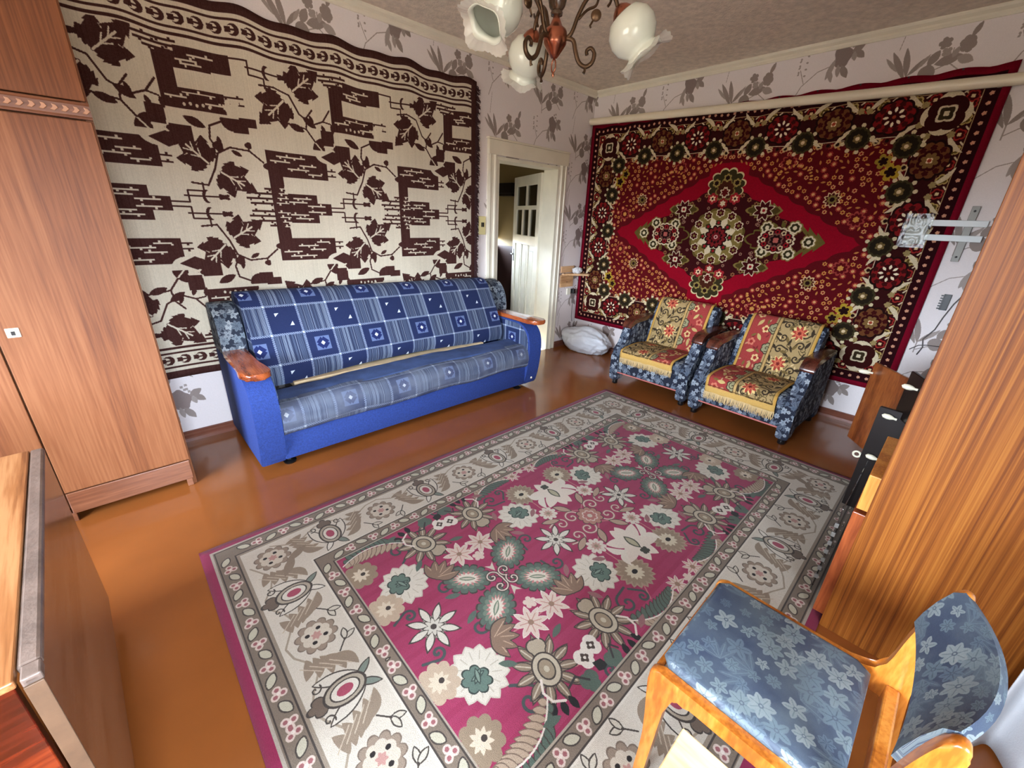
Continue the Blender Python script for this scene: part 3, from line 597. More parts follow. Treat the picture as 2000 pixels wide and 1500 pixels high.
# ---------------------------------------------------------------- mesh helpers (everything is built in world metres unless a thing is copied)
def B(): return bmesh.new()
def box(bm,x0,y0,z0,x1,y1,z1,bev=0,seg=2):
    vs=[bm.verts.new((x,y,z)) for z in (z0,z1) for y in (y0,y1) for x in (x0,x1)]
    fs=[bm.faces.new([vs[i] for i in q]) for q in ((0,2,3,1),(4,5,7,6),(0,1,5,4),(1,3,7,5),(3,2,6,7),(2,0,4,6))]
    if bev:
        es=list({e for f in fs for e in f.edges}); bmesh.ops.bevel(bm,geom=es,offset=bev,segments=seg,affect='EDGES',profile=.5)
def prism(bm,pts,axis,a,b,bev=0,seg=2):
    """closed 2-D outline pushed along an axis from a to b; outline is (y,z) for X, (x,z) for Y, (x,y) for Z"""
    def P(p,t): return {'X':(t,p[0],p[1]),'Y':(p[0],t,p[1]),'Z':(p[0],p[1],t)}[axis]
    v0=[bm.verts.new(P(p,a)) for p in pts]; v1=[bm.verts.new(P(p,b)) for p in pts]; n=len(pts)
    fs=[bm.faces.new([v0[i],v0[(i+1)%n],v1[(i+1)%n],v1[i]]) for i in range(n)]+[bm.faces.new(v0[::-1]),bm.faces.new(v1)]
    if bev:
        es=[e for f in fs[-2:] for e in f.edges]; bmesh.ops.bevel(bm,geom=es,offset=bev,segments=seg,affect='EDGES',profile=.5)
    bmesh.ops.recalc_face_normals(bm,faces=bm.faces[:])
def tube(bm,pts,r,seg=8,cap=True):
    pts=[Vector(p) for p in pts]; rs=r if isinstance(r,(list,tuple)) else [r]*len(pts); rings=[]; up=None
    for i,p in enumerate(pts):
        d=(pts[min(i+1,len(pts)-1)]-pts[max(i-1,0)]).normalized()
        if up is None: up=d.orthogonal().normalized()
        up=(up-d*up.dot(d)).normalized(); s=d.cross(up)
        rings.append([bm.verts.new(p+(up*math.cos(2*PI*k/seg)+s*math.sin(2*PI*k/seg))*rs[i]) for k in range(seg)])
    for a,b_ in zip(rings[:-1],rings[1:]):
        for k in range(seg): bm.faces.new([a[k],a[(k+1)%seg],b_[(k+1)%seg],b_[k]])
    if cap: bm.faces.new(rings[0][::-1]); bm.faces.new(rings[-1])
def lathe(bm,prof,o=(0,0,0),ax=(0,0,1),seg=24,ruffle=None,cap=False):
    ax=Vector(ax).normalized(); u=ax.orthogonal().normalized(); v=ax.cross(u); o=Vector(o); rings=[]
    for i,(r,z) in enumerate(prof):
        ring=[]
        for k in range(seg):
            t=2*PI*k/seg; rr=r; zz=z
            if ruffle: rr,zz=ruffle(i,t,r,z)
            ring.append(bm.verts.new(o+ax*zz+(u*math.cos(t)+v*math.sin(t))*max(rr,1e-5)))
        rings.append(ring)
    for a,b_ in zip(rings[:-1],rings[1:]):
        for k in range(seg): bm.faces.new([a[k],a[(k+1)%seg],b_[(k+1)%seg],b_[k]])
    if cap: bm.faces.new(rings[0][::-1]); bm.faces.new(rings[-1])
def grid(nu,nv,fn,uv=None):
    me=bpy.data.meshes.new('sheet'); vs=[fn(i/nu,j/nv) for j in range(nv+1) for i in range(nu+1)]
    fs=[(j*(nu+1)+i,j*(nu+1)+i+1,(j+1)*(nu+1)+i+1,(j+1)*(nu+1)+i) for j in range(nv) for i in range(nu)]
    me.from_pydata(vs,[],fs); l=me.uv_layers.new(name='UVMap')
    for p in me.polygons:
        p.use_smooth=True
        for li in p.loop_indices:
            k=me.loops[li].vertex_index; u,v=(k%(nu+1))/nu,(k//(nu+1))/nv; l.data[li].uv=(u,v) if uv is None else uv(u,v)
    return me
def boxuv(me,su,sv,off=(0,0),fn=None):
    l=me.uv_layers.new(name='UVMap') if not me.uv_layers else me.uv_layers[0]
    for p in me.polygons:
        n=p.normal; a=max(range(3),key=lambda i:abs(n[i]))
        for li in p.loop_indices:
            c=me.vertices[me.loops[li].vertex_index].co
            q=(c.y,c.z) if a==0 else (c.x,c.z) if a==1 else (c.x,c.y)
            if fn: q=fn(c,a)
            l.data[li].uv=((q[0]+off[0])/su,(q[1]+off[1])/sv)
def put(name,geo,m,parent=None,smooth=False,angle=None):
    if isinstance(geo,bmesh.types.BMesh):
        me=bpy.data.meshes.new(name); bmesh.ops.recalc_face_normals(geo,faces=geo.faces[:]); geo.to_mesh(me); geo.free()
    else: me=geo; me.name=name
    if not me.materials: me.materials.append(m)
    if smooth: 
        for p in me.polygons: p.use_smooth=True
        if angle: me.set_sharp_from_angle(angle=math.radians(angle))
    ob=bpy.data.objects.new(name,me); C.objects.link(ob)
    if parent:
        ob.parent=parent
        if parent.get('_w'): # the parent's own place is taken off, so that parts can be built in world metres
            r=parent
            off=Vector((0,0,0))
            while r: off+=r.location; r=r.parent
            ob.location=-off; ob['_w']=1
    return ob
def thing(name,label,cat,loc=(0,0,0),rz=0,group=None,world=True):
    ob=bpy.data.objects.new(name,None); C.objects.link(ob); ob.location=loc; ob.rotation_euler=(0,0,rz); ob.empty_display_size=.05
    if world: ob['_w']=1
    tag(ob,label,cat,group); return ob
def tag(ob,label,cat,group=None,kind=None):
    ob['label']=label; ob['category']=cat
    if group: ob['group']=group
    if kind: ob['kind']=kind
    return ob
def struct(name,bm,m,parent=None,smooth=False):
    ob=put(name,bm,m,parent,smooth)
    if not parent: ob['kind']='structure'
    return ob
def copy_thing(root,loc,rz,label,parts=True):
    r=root.copy(); C.objects.link(r); r.location=loc; r.rotation_euler=(0,0,rz); r['label']=label
    for ch in list(root.children):
        c=ch.copy(); C.objects.link(c); c.parent=r
        for g in list(ch.children):
            d=g.copy(); C.objects.link(d); d.parent=c
    return r
# ---------------------------------------------------------------- the materials of this room
M={}
M['floor']=mat('painted_floor',(142,82,38),.15,0,.04,3.0,.07,vscale=1.6,spec=.55)
M['ceil']=mat('ceiling_paper',(232,220,204),.9,0,.6,80,.06,vscale=25,spec=.2)
M['white']=mat('cream_gloss_paint',(238,232,212),.35,0,.05,12,.03)
M['jamb']=mat('cream_gloss_paint_door',(234,230,210),.33,0,.05,12,.04)
M['paper']=pattern('wallpaper',tex_wall(),.75,.12,90,spec=.25)
M['plain']=mat('wall_plain',(214,204,196),.9,0,.1,40)
M['trim']=mat('brown_gloss_trim',(120,72,56),.25,0,.05,20,.1)
M['hallup']=mat('hall_yellow_paint',(150,130,84),.6); M['hallow']=mat('hall_brown_dado',(52,30,24),.5); M['dark']=mat('dark_wood',(20,13,11),.3,0,.05,30,.1)
M['rug']=pattern('rug_pile',tex_rug(),.95,.5,420,.15,spec=.1,extend='EXTEND'); M['red']=pattern('wall_rug_pile',tex_red(),.95,.4,420,0.,spec=.1,extend='EXTEND')
M['rugside']=mat('rug_edge',(120,34,62),.95)
M['tap']=pattern('woven_tapestry',tex_tap(),.95,.4,260,spec=.1,extend='EXTEND'); M['tapf']=mat('tapestry_fringe',(58,32,34),1)
st=tex_sofa(); M['sofa']=pattern('sofa_check',st,.85,.3,420,.0); M['sofaworn_sheen']=pattern('sofa_check_worn',st,.7,.3,420,.0,wear_sheen=((112,120,136),.75,7.))
M['blue']=mat('blue_velvet',(34,60,130),.85,0,.3,160,.10,vscale=90); M['blue2']=mat('blue_plain_fabric',(58,78,122),.8,0,.3,200,.12,vscale=9)
M['foam']=mat('beige_board',(214,190,150),.8,0,.2,40,.08)
M['flor']=pattern('blue_floral',tex_floral(900,.34,(34,39,54),5,46,((120,132,146),(148,158,168),(88,100,116),(166,174,180)),.62),.85,.3,500); M['florc']=pattern('blue_floral_sateen',tex_floral(900,.42,(42,52,76),11,70,((86,100,110),(108,120,124),(76,90,106),(126,134,134)),.8),.5,.15,600,spec=.4,wear_sheen=((96,108,112),.55,9.)); M['flord']=pattern('blue_floral_shoulder',tex_floral(900,.30,(40,47,62),17,40,((122,134,144),(160,170,176),(98,110,122),(140,150,158)),.8),.8,.3,500)
M['armw']=wood('armrest_wood',(92,40,20),(140,66,32),(176,92,48),'Y',.25,22,1.2,.4); M['darkw']=wood('dark_armrest_wood',(48,20,14),(74,34,24),(98,50,36),'X',.25,26,1.2,.4)
M['black']=mat('black_plastic',(14,14,16),.35); M['pink']=mat('pink_piping',(206,120,112),.7)
M['throw']=pattern('throw_tapestry',tex_throw(),.95,.4,420); M['gold']=mat('gold_fringe',(220,190,136),.95,0,.5,300)
M['ward']=wood('wardrobe_laminate',(104,60,36),(126,76,45),(140,90,57),'Z',.5,14,1.3,0,.030,.03,.16,.5,.3); M['wardh']=wood('wardrobe_plinth_laminate',(108,64,42),(130,82,56),(146,98,70),'X',.36,9,1.6,0,.07); M['wardlt']=mat('carved_strip',(176,124,88),.3)
M['honey']=wood('honey_veneer',(96,46,10),(130,72,20),(158,98,36),'Z',.42,30,4.2,0,.008,.03,.12,.12,.3); M['orange']=wood('orange_drawer_wood',(176,98,30),(206,130,50),(222,150,70),'Z',.4,14,1.6); M['redbr']=wood('red_brown_veneer',(92,38,16),(134,62,28),(160,82,40),'Z',.3,16,1.6,.3)
M['tabtop']=wood('striped_table_veneer',(112,66,36),(156,102,60),(184,132,86),'Y',.3,15,2.2,.3,.05); M['leaf']=wood('brown_leaf_veneer',(112,80,62),(136,102,80),(150,116,92),'Y',.22,12,1.4,.2,.08); M['leafe']=mat('worn_grey_edge',(116,100,90),.45,0,.2,50,.12); M['mahog']=wood('mahogany_gloss',(46,9,4),(84,22,9),(124,46,19),'X',.15,9,1.7,.8,.10); M['band']=mat('light_edge_band',(100,76,56),.5,0,.1,60,.1)
M['chairw']=wood('chair_honey_wood',(150,80,22),(184,108,36),(206,134,56),'Z',.28,12,1.2,.4,.2); M['pine']=wood('pale_pine',(214,176,122),(232,200,150),(226,200,158),'Y',.5,9,1.4,0,.08)
M['bronze']=mat('dark_bronze',(92,72,54),.38,.85,.1,60,.15); M['copper']=mat('copper',(168,104,80),.26,.95,.05,50,.1); M['brown_brass']=mat('brown_glaze',(70,54,40),.15,.2,.05,30,.2,coat=.6)
M['opal']=mat('opal_glass',(214,220,206),.12,0,0,1,0,.6,.4); M['metal']=mat('white_enamel_metal',(206,212,212),.35,0); M['grey']=mat('grey_metal',(120,118,112),.45,.3); M['cream']=mat('cream_plastic',(232,220,160),.4); M['offwh']=mat('off_white_pipe',(240,230,204),.35,0,.05,8,.05)
M['pole']=M['offwh']; M['bag']=mat('white_sack',(220,224,230),.4,0,.3,25,.03); M['lace']=mat('white_lace',(232,232,232),.8,0,.5,120); M['shelfw']=wood('light_shelf_wood',(176,128,84),(214,168,120),(228,186,140),'X',.5,12,1.2); M['knob']=mat('ivory_knob',(238,232,206),.25); M['film']=clear('clear_film',(.86,.88,.84),.03,.3); M['glass']=clear('clear_glass',(.86,.9,.9),.10,.03); M['pane']=clear('door_pane',(.45,.42,.36),.06,.08); M['frost']=frost('frosted_glass_rim'); M['curt']=mat('white_curtain',(196,200,204),.9,0,.15,200)
M['brownb']=wood('brown_door_veneer',(96,44,16),(126,64,26),(150,84,38),'Z',.3,10,1.4,.3,.2); M['rail']=M['trim']; M['cable']=mat('cable_grey',(92,86,84),.6)
H=2.785
# ---------------------------------------------------------------- room shell
bm=B(); box(bm,XL,WYI,-.06,0,0,0); struct('floor',bm,M['floor'])
bm=B(); box(bm,XO,WYO,H,.2,1.6,H+.1); struct('ceiling',bm,M['ceil'])
DX0,DX1,DZ,DT=-1.403,-.515,2.022,.19
def paper(ob,off,flip=False): boxuv(ob.data,WP[0],WP[1],off,(lambda c,a:(-c.y if a==0 else c.x,c.z)) )
bm=B(); box(bm,XL,0,0,DX0,DT,H); box(bm,DX1,0,0,0,DT,H); box(bm,DX0,0,DZ,DX1,DT,H)
paper(struct('wall_left',bm,M['paper']),(1.71,-1.86))
bm=B(); box(bm,0,WYO,0,.2,DT,H); paper(struct('wall_right',bm,M['paper']),(-.02,-2.16))
bm=B(); box(bm,XO,WYO,0,XL,VY0,H); box(bm,XO,VY1,0,XL,DT,H); box(bm,XO,VY0,0,XL,VY1,VZ0); box(bm,XO,VY0,VZ1,XL,VY1,H); struct('wall_far_left',bm,M['plain'])
bm=B()
for y in (VY0+.03,(VY0+VY1)/2,VY1-.03): box(bm,XO+.04,y-.03,VZ0,XO+.1,y+.03,VZ1,.006)
for z in (VZ0+.03,VZ1-.03): box(bm,XO+.04,VY0,z-.03,XO+.1,VY1,z+.03,.006)
struct('window_added',bm,M['white'])  # frame of the unseen window added as fill
bm=B(); box(bm,XL,WYO,0,WX0,WYI,H); box(bm,WX1,WYO,0,0,WYI,H); box(bm,WX0,WYO,0,WX1,WYI,WZ0); box(bm,WX0,WYO,WZ1,WX1,WYI,H); struct('wall_rear',bm,M['plain'])
bm=B()
for x in (WX0+.03,(WX0+WX1)/2,WX1-.03): box(bm,x-.03,WYO+.04,WZ0,x+.03,WYO+.1,WZ1,.006)
for z in (WZ0+.03,WZ1-.03): box(bm,WX0,WYO+.04,z-.03,WX1,WYO+.1,z+.03,.006)
win=struct('window_1',bm,M['white'])
bm=B(); box(bm,WX0-.05,WYO+.02,WZ0-.03,WX1+.05,WYI+.05,WZ0,.008); put('window_sill',bm,M['white'],win)
# baseboards and cornice (stepped profiles)
bb=lambda s:[(0,0),(-.022*s,0),(-.022*s,.022),(-.016*s,.030),(-.018*s,.045),(-.010*s,.055),(-.012*s,.066),(0,.07)]
bm=B(); prism(bm,bb(1),'X',XL,-1.53); prism(bm,bb(1),'X',-.40,0); struct('baseboard_left',bm,M['trim'])
bm=B(); prism(bm,bb(1),'Y',WYI,0); struct('baseboard_right',bm,M['trim'])
co=[(0,2.728),(-.012,2.728),(-.022,2.742),(-.022,2.754),(-.040,2.768),(-.046,2.778),(-.046,H),(0,H)]
bm=B(); prism(bm,co,'X',XL,0); struct('trim_1',bm,M['white'])
bm=B(); prism(bm,co,'Y',WYI,-.046); struct('trim_2',bm,M['white'])
# door frame (architrave with grooves) and the hall behind
bm=B()
ar=lambda x0,x1:[(x0,0),(x0,-.018),(x0+(x1-x0)*.2,-.026),(x0+(x1-x0)*.25,-.016),(x0+(x1-x0)*.62,-.016),(x0+(x1-x0)*.68,-.030),(x0+(x1-x0)*.82,-.030),(x0+(x1-x0)*.88,-.02),(x1,-.014),(x1,0)]
prism(bm,ar(-1.516,DX0),'Z',0,2.15); prism(bm,ar(-.402,DX1),'Z',0,2.15); box(bm,-1.52,-.032,2.03,-.398,0,2.15,.005); box(bm,-1.53,-.040,2.15,-.388,0,2.165,.004)
fr=struct('trim_3',bm,M['white'])
bm=B(); box(bm,DX0,-.014,0,DX0+.03,DT,DZ-.03,.003); box(bm,DX1-.03,-.014,0,DX1,DT,DZ-.03,.003); box(bm,DX0,-.014,DZ-.03,DX1,DT,DZ,.003); put('jamb',bm,M['jamb'],fr)
bm=B(); box(bm,-3.2,DT,-.06,0,1.6,0); struct('floor_hall',bm,M['hallow'])
bm=B(); box(bm,-3.2,1.55,1.22,0,1.6,H); box(bm,-3.2,DT,0,-3.15,1.6,H); box(bm,0,DT,0,.2,1.6,H); struct('wall_hall',bm,M['hallup'])
bm=B(); box(bm,-3.15,1.54,0,-.02,1.6,1.12); box(bm,-.02,DT,0,0,1.6,1.12); struct('wall_hall_dado',bm,M['hallow'])
bm=B(); box(bm,-.13,1.15,1.80,-.005,1.46,1.93,.01); box(bm,-.11,1.17,1.77,-.005,1.44,1.80); tag(put('hall_shelf',bm,M['dark']),'small dark wooden box shelf in the dim hall behind the open door','shelf')
bm=B(); box(bm,-1.62,1.50,0,-1.34,1.545,2.1,.01); struct('trim_4',bm,M['white'])
# hall door, swung away from us
ang=math.radians(66.5); dw=.86; hx,hy=DX1-.035,DT+.005
dn=struct('door_1',B(),M['jamb']); dn.data.materials.clear(); bm=B()
st_=.10
box(bm,0,-.02,0.02,st_,.02,1.97,.003); box(bm,dw-st_,-.02,.02,dw,.02,1.97,.003)
box(bm,st_,-.02,1.86,dw-st_,.02,1.97,.003); box(bm,st_,-.02,1.19,dw-st_,.02,1.30,.003); box(bm,st_,-.02,.02,dw-st_,.02,.16,.003); box(bm,st_,-.02,1.595,dw-st_,.02,1.64,.003)
w_=dw-2*st_
box(bm,st_+w_/2-.02,-.018,1.64,st_+w_/2+.02,.018,1.86,.003)
for k in (1,2): box(bm,st_+w_*k/3-.02,-.018,1.30,st_+w_*k/3+.02,.018,1.595,.003)
bm.to_mesh(dn.data); bm.free(); dn.data.materials.append(M['jamb']); dn.location=(hx,hy,0); dn.rotation_euler=(0,0,ang)
for k in range(3):
    bm=B(); x0=st_+w_*k/3; x1=x0+w_/3; box(bm,x0+.012,-.008,.16,x1-.012,.008,1.19); box(bm,x0+.05,-.014,.22,x1-.05,.014,1.13,.006); put('panel',bm,M['jamb'],dn)
    bm=B(); box(bm,x0+.005,-.003,1.295,x1-.005,.003,1.60); put('pane',bm,M['pane'],dn)
for k in (1,2):
    bm=B(); box(bm,st_+w_*k/3-.018,-.019,.16,st_+w_*k/3+.018,.019,1.19,.004); put('muntin',bm,M['jamb'],dn)
for k in range(2):
    bm=B(); box(bm,st_+w_*k/2,-.003,1.635,st_+w_*(k+1)/2,.003,1.865); put('pane',bm,M['pane'],dn)
for s in (-1,1):
    bm=B(); box(bm,dw-.075,s*.020,.96,dw-.035,s*.026,1.12,.002); tube(bm,[(dw-.055,s*.02,1.05),(dw-.055,s*.06,1.05),(dw-.13,s*.062,1.05)],.009,8); put('handle',bm,M['grey'],dn)
# ---------------------------------------------------------------- floor rug
bm_me=grid(110,70,lambda u,v:(-2.664+(u-.5)*2*RUG[0],-2.285+(v-.5)*2*RUG[1],.009+.0015*noise.noise(Vector((u*14,v*9,0)))))
rug=tag(put('floor_rug',bm_me,M['rug']),'crimson floor rug with cream flower border, worn and faded','rug')
so=rug.modifiers.new('pile','SOLIDIFY'); so.thickness=.008; so.offset=-1
# ---------------------------------------------------------------- red rug on the right wall
RC=(-1.58,1.40)
nails=[-.02-.262*k for k in range(13)]
def redf(u,v):
    y=RC[0]-(u-.5)*2*RED[0]; z=RC[1]+(v-.5)*2*RED[1]
    d=min(abs(y-n) for n in nails); sag=.018*min(1,d/.13)**1.5; t=v**6
    return (-.012-.006*(1-v)*(.5+.5*noise.noise(Vector((u*5,v*2,3)))),y,z-sag*t+.010*t+ .012*(v-.5)*0)
rr=tag(put('wall_rug',grid(96,60,redf),M['red']),'deep red carpet with central medallion hung on the right wall','carpet')
so=rr.modifiers.new('pile','SOLIDIFY'); so.thickness=.008; so.offset=1
for n in nails:
    bm=B(); lathe(bm,[(.0,0),(.006,.0),(.006,.002),(.002,.004),(.002,.03)],(-.026,n,RC[1]+RED[1]+.002),(1,0,0),8); put('nail',bm,M['dark'],rr)
# rail across it
bm=B(); pts=[(-.062,-.015-3.6*k/24,2.497-.140*k/24) for k in range(25)]; tube(bm,pts,.033,14)
po=tag(put('curtain_pole',bm,M['pole'],None,True,40),'long off-white pole fixed across the top of the red carpet','pole')
for y in (-.35,-1.8,-3.1):
    bm=B(); box(bm,-.040,y-.012,2.50-.039*(-y)-.03,0.0,y+.012,2.50-.039*(-y)+.0,.002); put('bracket',bm,M['offwh'],po)
# ---------------------------------------------------------------- woven tapestry on the left wall
def tapf(u,v):
    x=TAP[0]+u*(TAP[1]-TAP[0]); z=.455+v*(2.535-.455)
    sag=(.010*math.sin(x*11.5)+.007*math.sin(x*23+1))*v**4
    z-=max(0,v-.3)/.7*sag-.008*v
    return (x,-.012-.008*math.sin(x*7)*v-.006*math.sin(x*13+v*2)*(1-v),z)
tp=tag(put('tapestry',grid(150,60,tapf),M['tap']),'cream and brown woven tapestry of leaves and blocks behind the sofa','tapestry')
so=tp.modifiers.new('cloth','SOLIDIFY'); so.thickness=.005; so.offset=1
rnd=random.Random(8); bm=B()
for k in range(620):
    z=.47+2.05*rnd.random(); x=TAP[1]-.012; l=.02+.05*rnd.random()*(.35+.25*z); s=rnd.uniform(-.03,.0)
    tube(bm,[(x,-.016,z),(x+l*.6,-.02-.01*rnd.random(),z+s-.01),(x+l,-.014,z+s-.03*rnd.random())],[.005,.004,.0015],4,False)
f=put('fringe',bm,M['tapf'],tp); f['kind']='stuff'
# ---------------------------------------------------------------- wardrobe
wd=thing('wardrobe','tall brown laminate wardrobe with carved strip standing against the left wall','wardrobe',(-4.68,-.3,0))
WF=-.60; WR=-4.172
bm=B(); box(bm,-5.19,-.575,.06,WR-.02,-.03,2.45,.002); put('body',bm,M['ward'],wd)
bm=B(); box(bm,WR-.022,WF,0.0,WR,-.03,2.45,.002); put('side_panel',bm,M['ward'],wd)
for x0,x1 in ((-4.672,WR-.006),(-5.18,-4.678)):
    bm=B(); box(bm,x0,WF-.018,.168,x1,WF+.002,1.80,.003); d=put('door',bm,M['ward'],wd)
    if x1<-4.5:
        bm=B(); box(bm,-4.643,WF-.021,.945,-4.603,WF-.016,.985,.002); k=put('keyhole_plate',bm,M['knob'],d)
        bm=B(); box(bm,-4.629,WF-.0225,.955,-4.617,WF-.0205,.972); put('keyhole',bm,M['dark'],d)
    bm=B(); box(bm,x0,WF-.018,1.872,x1,WF+.002,2.43,.003); put('upper_door',bm,M['ward'],wd)
    bm=B(); box(bm,x0,WF-.014,.045,x1-.004,WF+.002,.160,.003); put('plinth',bm,M['wardh'],wd)
bm=B(); prism(bm,[(WF,1.806),(WF-.020,1.806),(WF-.022,1.812),(WF-.019,1.817),(WF-.019,1.855),(WF-.022,1.860),(WF-.020,1.866),(WF,1.866)],'X',-5.19,WR); mo=put('moulding',bm,M['wardh'],wd)
bm=B(); x=-5.16
while x<WR-.01: prism(bm,[(x,1.827),(x+.014,1.825),(x+.026,1.836),(x+.020,1.847),(x+.008,1.849),(x+.012,1.838)],'Y',WF-.0225,WF-.018,.0015,1); x+=.031
cv_=put('carving',bm,M['wardlt'],mo); cv_['kind']='stuff'
for x in (WR-.03,-4.675,-5.17):
    bm=B(); box(bm,x-.014,WF-.012,0,x+.014,WF+.03,.05,.003); put('foot',bm,M['wardh'],wd)
# ---------------------------------------------------------------- folded drop-leaf table (bottom left)
tb=thing('drop_leaf_table','folded drop-leaf table with striped wooden top beside the wardrobe','table',(-4.72,-1.93,0),math.radians(2.6),None,False)
TL=.496
bm=B(); box(bm,-.165,-TL,.735,.160,TL,.752,.003); put('tabletop',bm,M['tabtop'],tb)
bm=B(); box(bm,.168,-TL-.004,.09,.190,TL+.004,.748,.004); lf=put('leaf',bm,M['leaf'],tb)
bm=B(); box(bm,.1605,-TL+.03,.730,.191,TL+.004,.7505,.006); box(bm,.166,-TL-.004,.730,.191,-TL+.03,.7505,.003); put('leaf_edge',bm,M['leafe'],lf)
bm=B(); box(bm,.167,-TL-.008,.09,.191,-TL-.004,.735,.001); put('edge_band',bm,M['band'],lf)
bm=B(); box(bm,-.196,-TL-.004,.09,-.174,TL+.004,.748,.004); put('leaf',bm,M['leaf'],tb)
for s in (-1,1):
    bm=B(); box(bm,-.155,s*(TL-.04)-.011,0,.150,s*(TL-.04)+.011,.735,.002); put('end_panel',bm,M['mahog'],tb)
bm=B(); box(bm,-.012,-TL+.05,.30,.012,TL-.05,.5); put('stretcher',bm,M['mahog'],tb)
# ---------------------------------------------------------------- sofa
sf=thing('sofa','long blue checked sofa with wooden armrests under the tapestry','sofa',(-2.69,-.42,0))
SU=.388
def extr(name,prof,x0,x1,m,parent,uoff=0,voff=0,sag=None,seg=1,closed=True,smooth=True,bev=0.):
    """outline (y,z) pushed along x in slices; UV: u along x, v along the outline"""
    n=len(prof); L=[0]
    for i in range(n): a,b_=prof[i],prof[(i+1)%n]; L.append(L[-1]+math.hypot(a[0]-b_[0],a[1]-b_[1]))
    vs=[];fs=[];uv=[]
    xs=[x0+(x1-x0)*k/seg for k in range(seg+1)]
    for k,x in enumerate(xs):
        e=1.0
        for i,p in enumerate(prof):
            dy,dz=sag(x,i,p) if sag else (0,0); vs.append((x,p[0]+dy,p[1]+dz))
    for k in range(seg):
        for i in range(n):
            j=(i+1)%n; fs.append((k*n+i,k*n+j,(k+1)*n+j,(k+1)*n+i)); uv+= [(xs[k],L[i]),(xs[k],L[i+1]),(xs[k+1],L[i+1]),(xs[k+1],L[i])]
    fs.append(tuple(range(n))[::-1]); fs.append(tuple(seg*n+i for i in range(n)))
    uv+=[(p[0],p[1]) for p in prof[::-1]]+[(p[0],p[1]) for p in prof]
    me=bpy.data.meshes.new(name); me.from_pydata(vs,[],fs); l=me.uv_layers.new(name='UVMap')
    for li,(a,b_) in enumerate(uv): l.data[li].uv=((a+uoff)/SU,(b_+voff)/SU)
    for p in me.polygons: p.use_smooth=smooth
    me.update(); me.set_sharp_from_angle(angle=math.radians(50))
    ob=put(name,me,m,parent)
    return ob
def curve(pts,n=5): # round the corners of an outline by Catmull-Rom
    out=[]
    P=[Vector(p) for p in pts]
    for i in range(len(P)-1):
        a,b_,c,d=P[max(i-1,0)],P[i],P[i+1],P[min(i+2,len(P)-1)]
        for k in range(n):
            t=k/n; q=.5*((2*b_)+(c-a)*t+(2*a-5*b_+4*c-d)*t*t+(3*b_-a-3*c+d)*t**3); out.append((q.x,q.y))
    out.append(tuple(P[-1])); return out
bm=B(); box(bm,-3.735,-.765,.055,-1.66,-.06,.24,.008); put('base',bm,M['blue'],sf,True,40)
front=curve([(-.72,.235),(-.775,.232),(-.802,.27),(-.808,.32),(-.795,.375),(-.755,.415),(-.68,.428)],5)
def sg(x,i,p): return (.006*noise.noise(Vector((x*6,i*.3,0))), .008*noise.noise(Vector((x*5,i*.25,4)))+ .006*math.sin(x*9))
extr('seat_front',front+[(-.66,.30)],-3.725,-1.668,M['sofaworn_sheen'],sf,3.605,-.10,sg,60)
top=curve([(-.70,.424),(-.62,.436),(-.55,.440),(-.515,.436),(-.505,.41)],4)
extr('seat',top+[(-.505,.25),(-.70,.25)],-3.725,-1.668,M['blue2'],sf,0,0,lambda x,i,p:(.010*math.sin(x*4),.006*noise.noise(Vector((x*7,i*.5,1)))+.010*math.sin(x*2.1+.6)),60)
bk=[(-.470,.432),(-.484,.49),(-.470,.565),(-.435,.64),(-.395,.725),(-.350,.805),(-.305,.885),(-.262,.945),(-.215,.982),(-.16,.995),(-.10,.985),(-.06,.95)]
bk2=curve(bk,3)
L3=math.hypot(.014,.058)+math.hypot(.014,.075)
def bsag(x,i,p):
    t=(x+3.72)/2.0; lens=max(0,1-((x+2.75)/.80)**2)
    zz=-.035*max(0,t)*max(0,(p[1]-.5)/.5); lo=max(0,(.60-p[1])/.15)
    return (.020*lens*lo,zz+.030*lens*min(1,lo))
extr('backrest',bk2+[(-.05,.45)],-3.725,-1.71,M['sofa'],sf,3.605,-L3,bsag,48)
bm=B(); v=[]
prism(bm,[(-3.55,-.500),(-1.95,-.500),(-1.95,-.40),(-3.55,-.40)],'Z',.40,.443,.004); put('inner_board',bm,M['foam'],sf)
armp=curve([(-.755,.05),(-.785,.16),(-.805,.30),(-.81,.42),(-.79,.52),(-.74,.585),(-.66,.622)],4)+[(-.30,.628),(-.04,.628),(-.04,.05)]
for x0,x1 in ((-3.868,-3.728),(-1.665,-1.512)):
    bm=B(); prism(bm,armp,'X',x0,x1,.012,2); put('arm',bm,M['blue'],sf,True,50)
ip=[(-.40,.30)]+curve([(-.785,.30),(-.79,.42),(-.772,.51),(-.73,.570),(-.66,.605),(-.60,.612)],3)+[(-.25,.616)]
for x in (-1.667,-3.724): extr('arm_panel',ip,x-.004,x+.004,M['sofa'],sf,.10,.02,None,1,True,False)
for (x0,x1,xm) in ((-3.872,-3.752,-3.81),(-1.655,-1.518,-1.586)):
    o_=[(x0+.02,-.27),(x0,-.31),(x0,-.60),(x0-.012,-.72),(x0-.012,-.80),(x0+.01,-.845),(x0+.04,-.862),(x1-.03,-.862),(x1,-.845),(x1+.014,-.80),(x1+.010,-.72),(x1,-.6),(x1,-.31),(x1-.02,-.27)]
    bm=B(); prism(bm,curve(o_+[o_[0]],3)[:-1],'Z',.628,.664,.012,3); put('armrest',bm,M['armw'],sf,True,50)
for x0,x1 in ((-3.872,-3.735),(-1.71,-1.505)):
    sp_=curve([(-.30,.625),(-.31,.70),(-.29,.80),(-.24,.88),(-.17,.925),(-.08,.93)],4)+[(-.04,.92),(-.04,.625)]
    bm=B(); prism(bm,sp_,'X',x0,x1,.02,3); ob=put('shoulder',bm,M['flord'],sf,True,50); boxuv(ob.data,.30,.30)
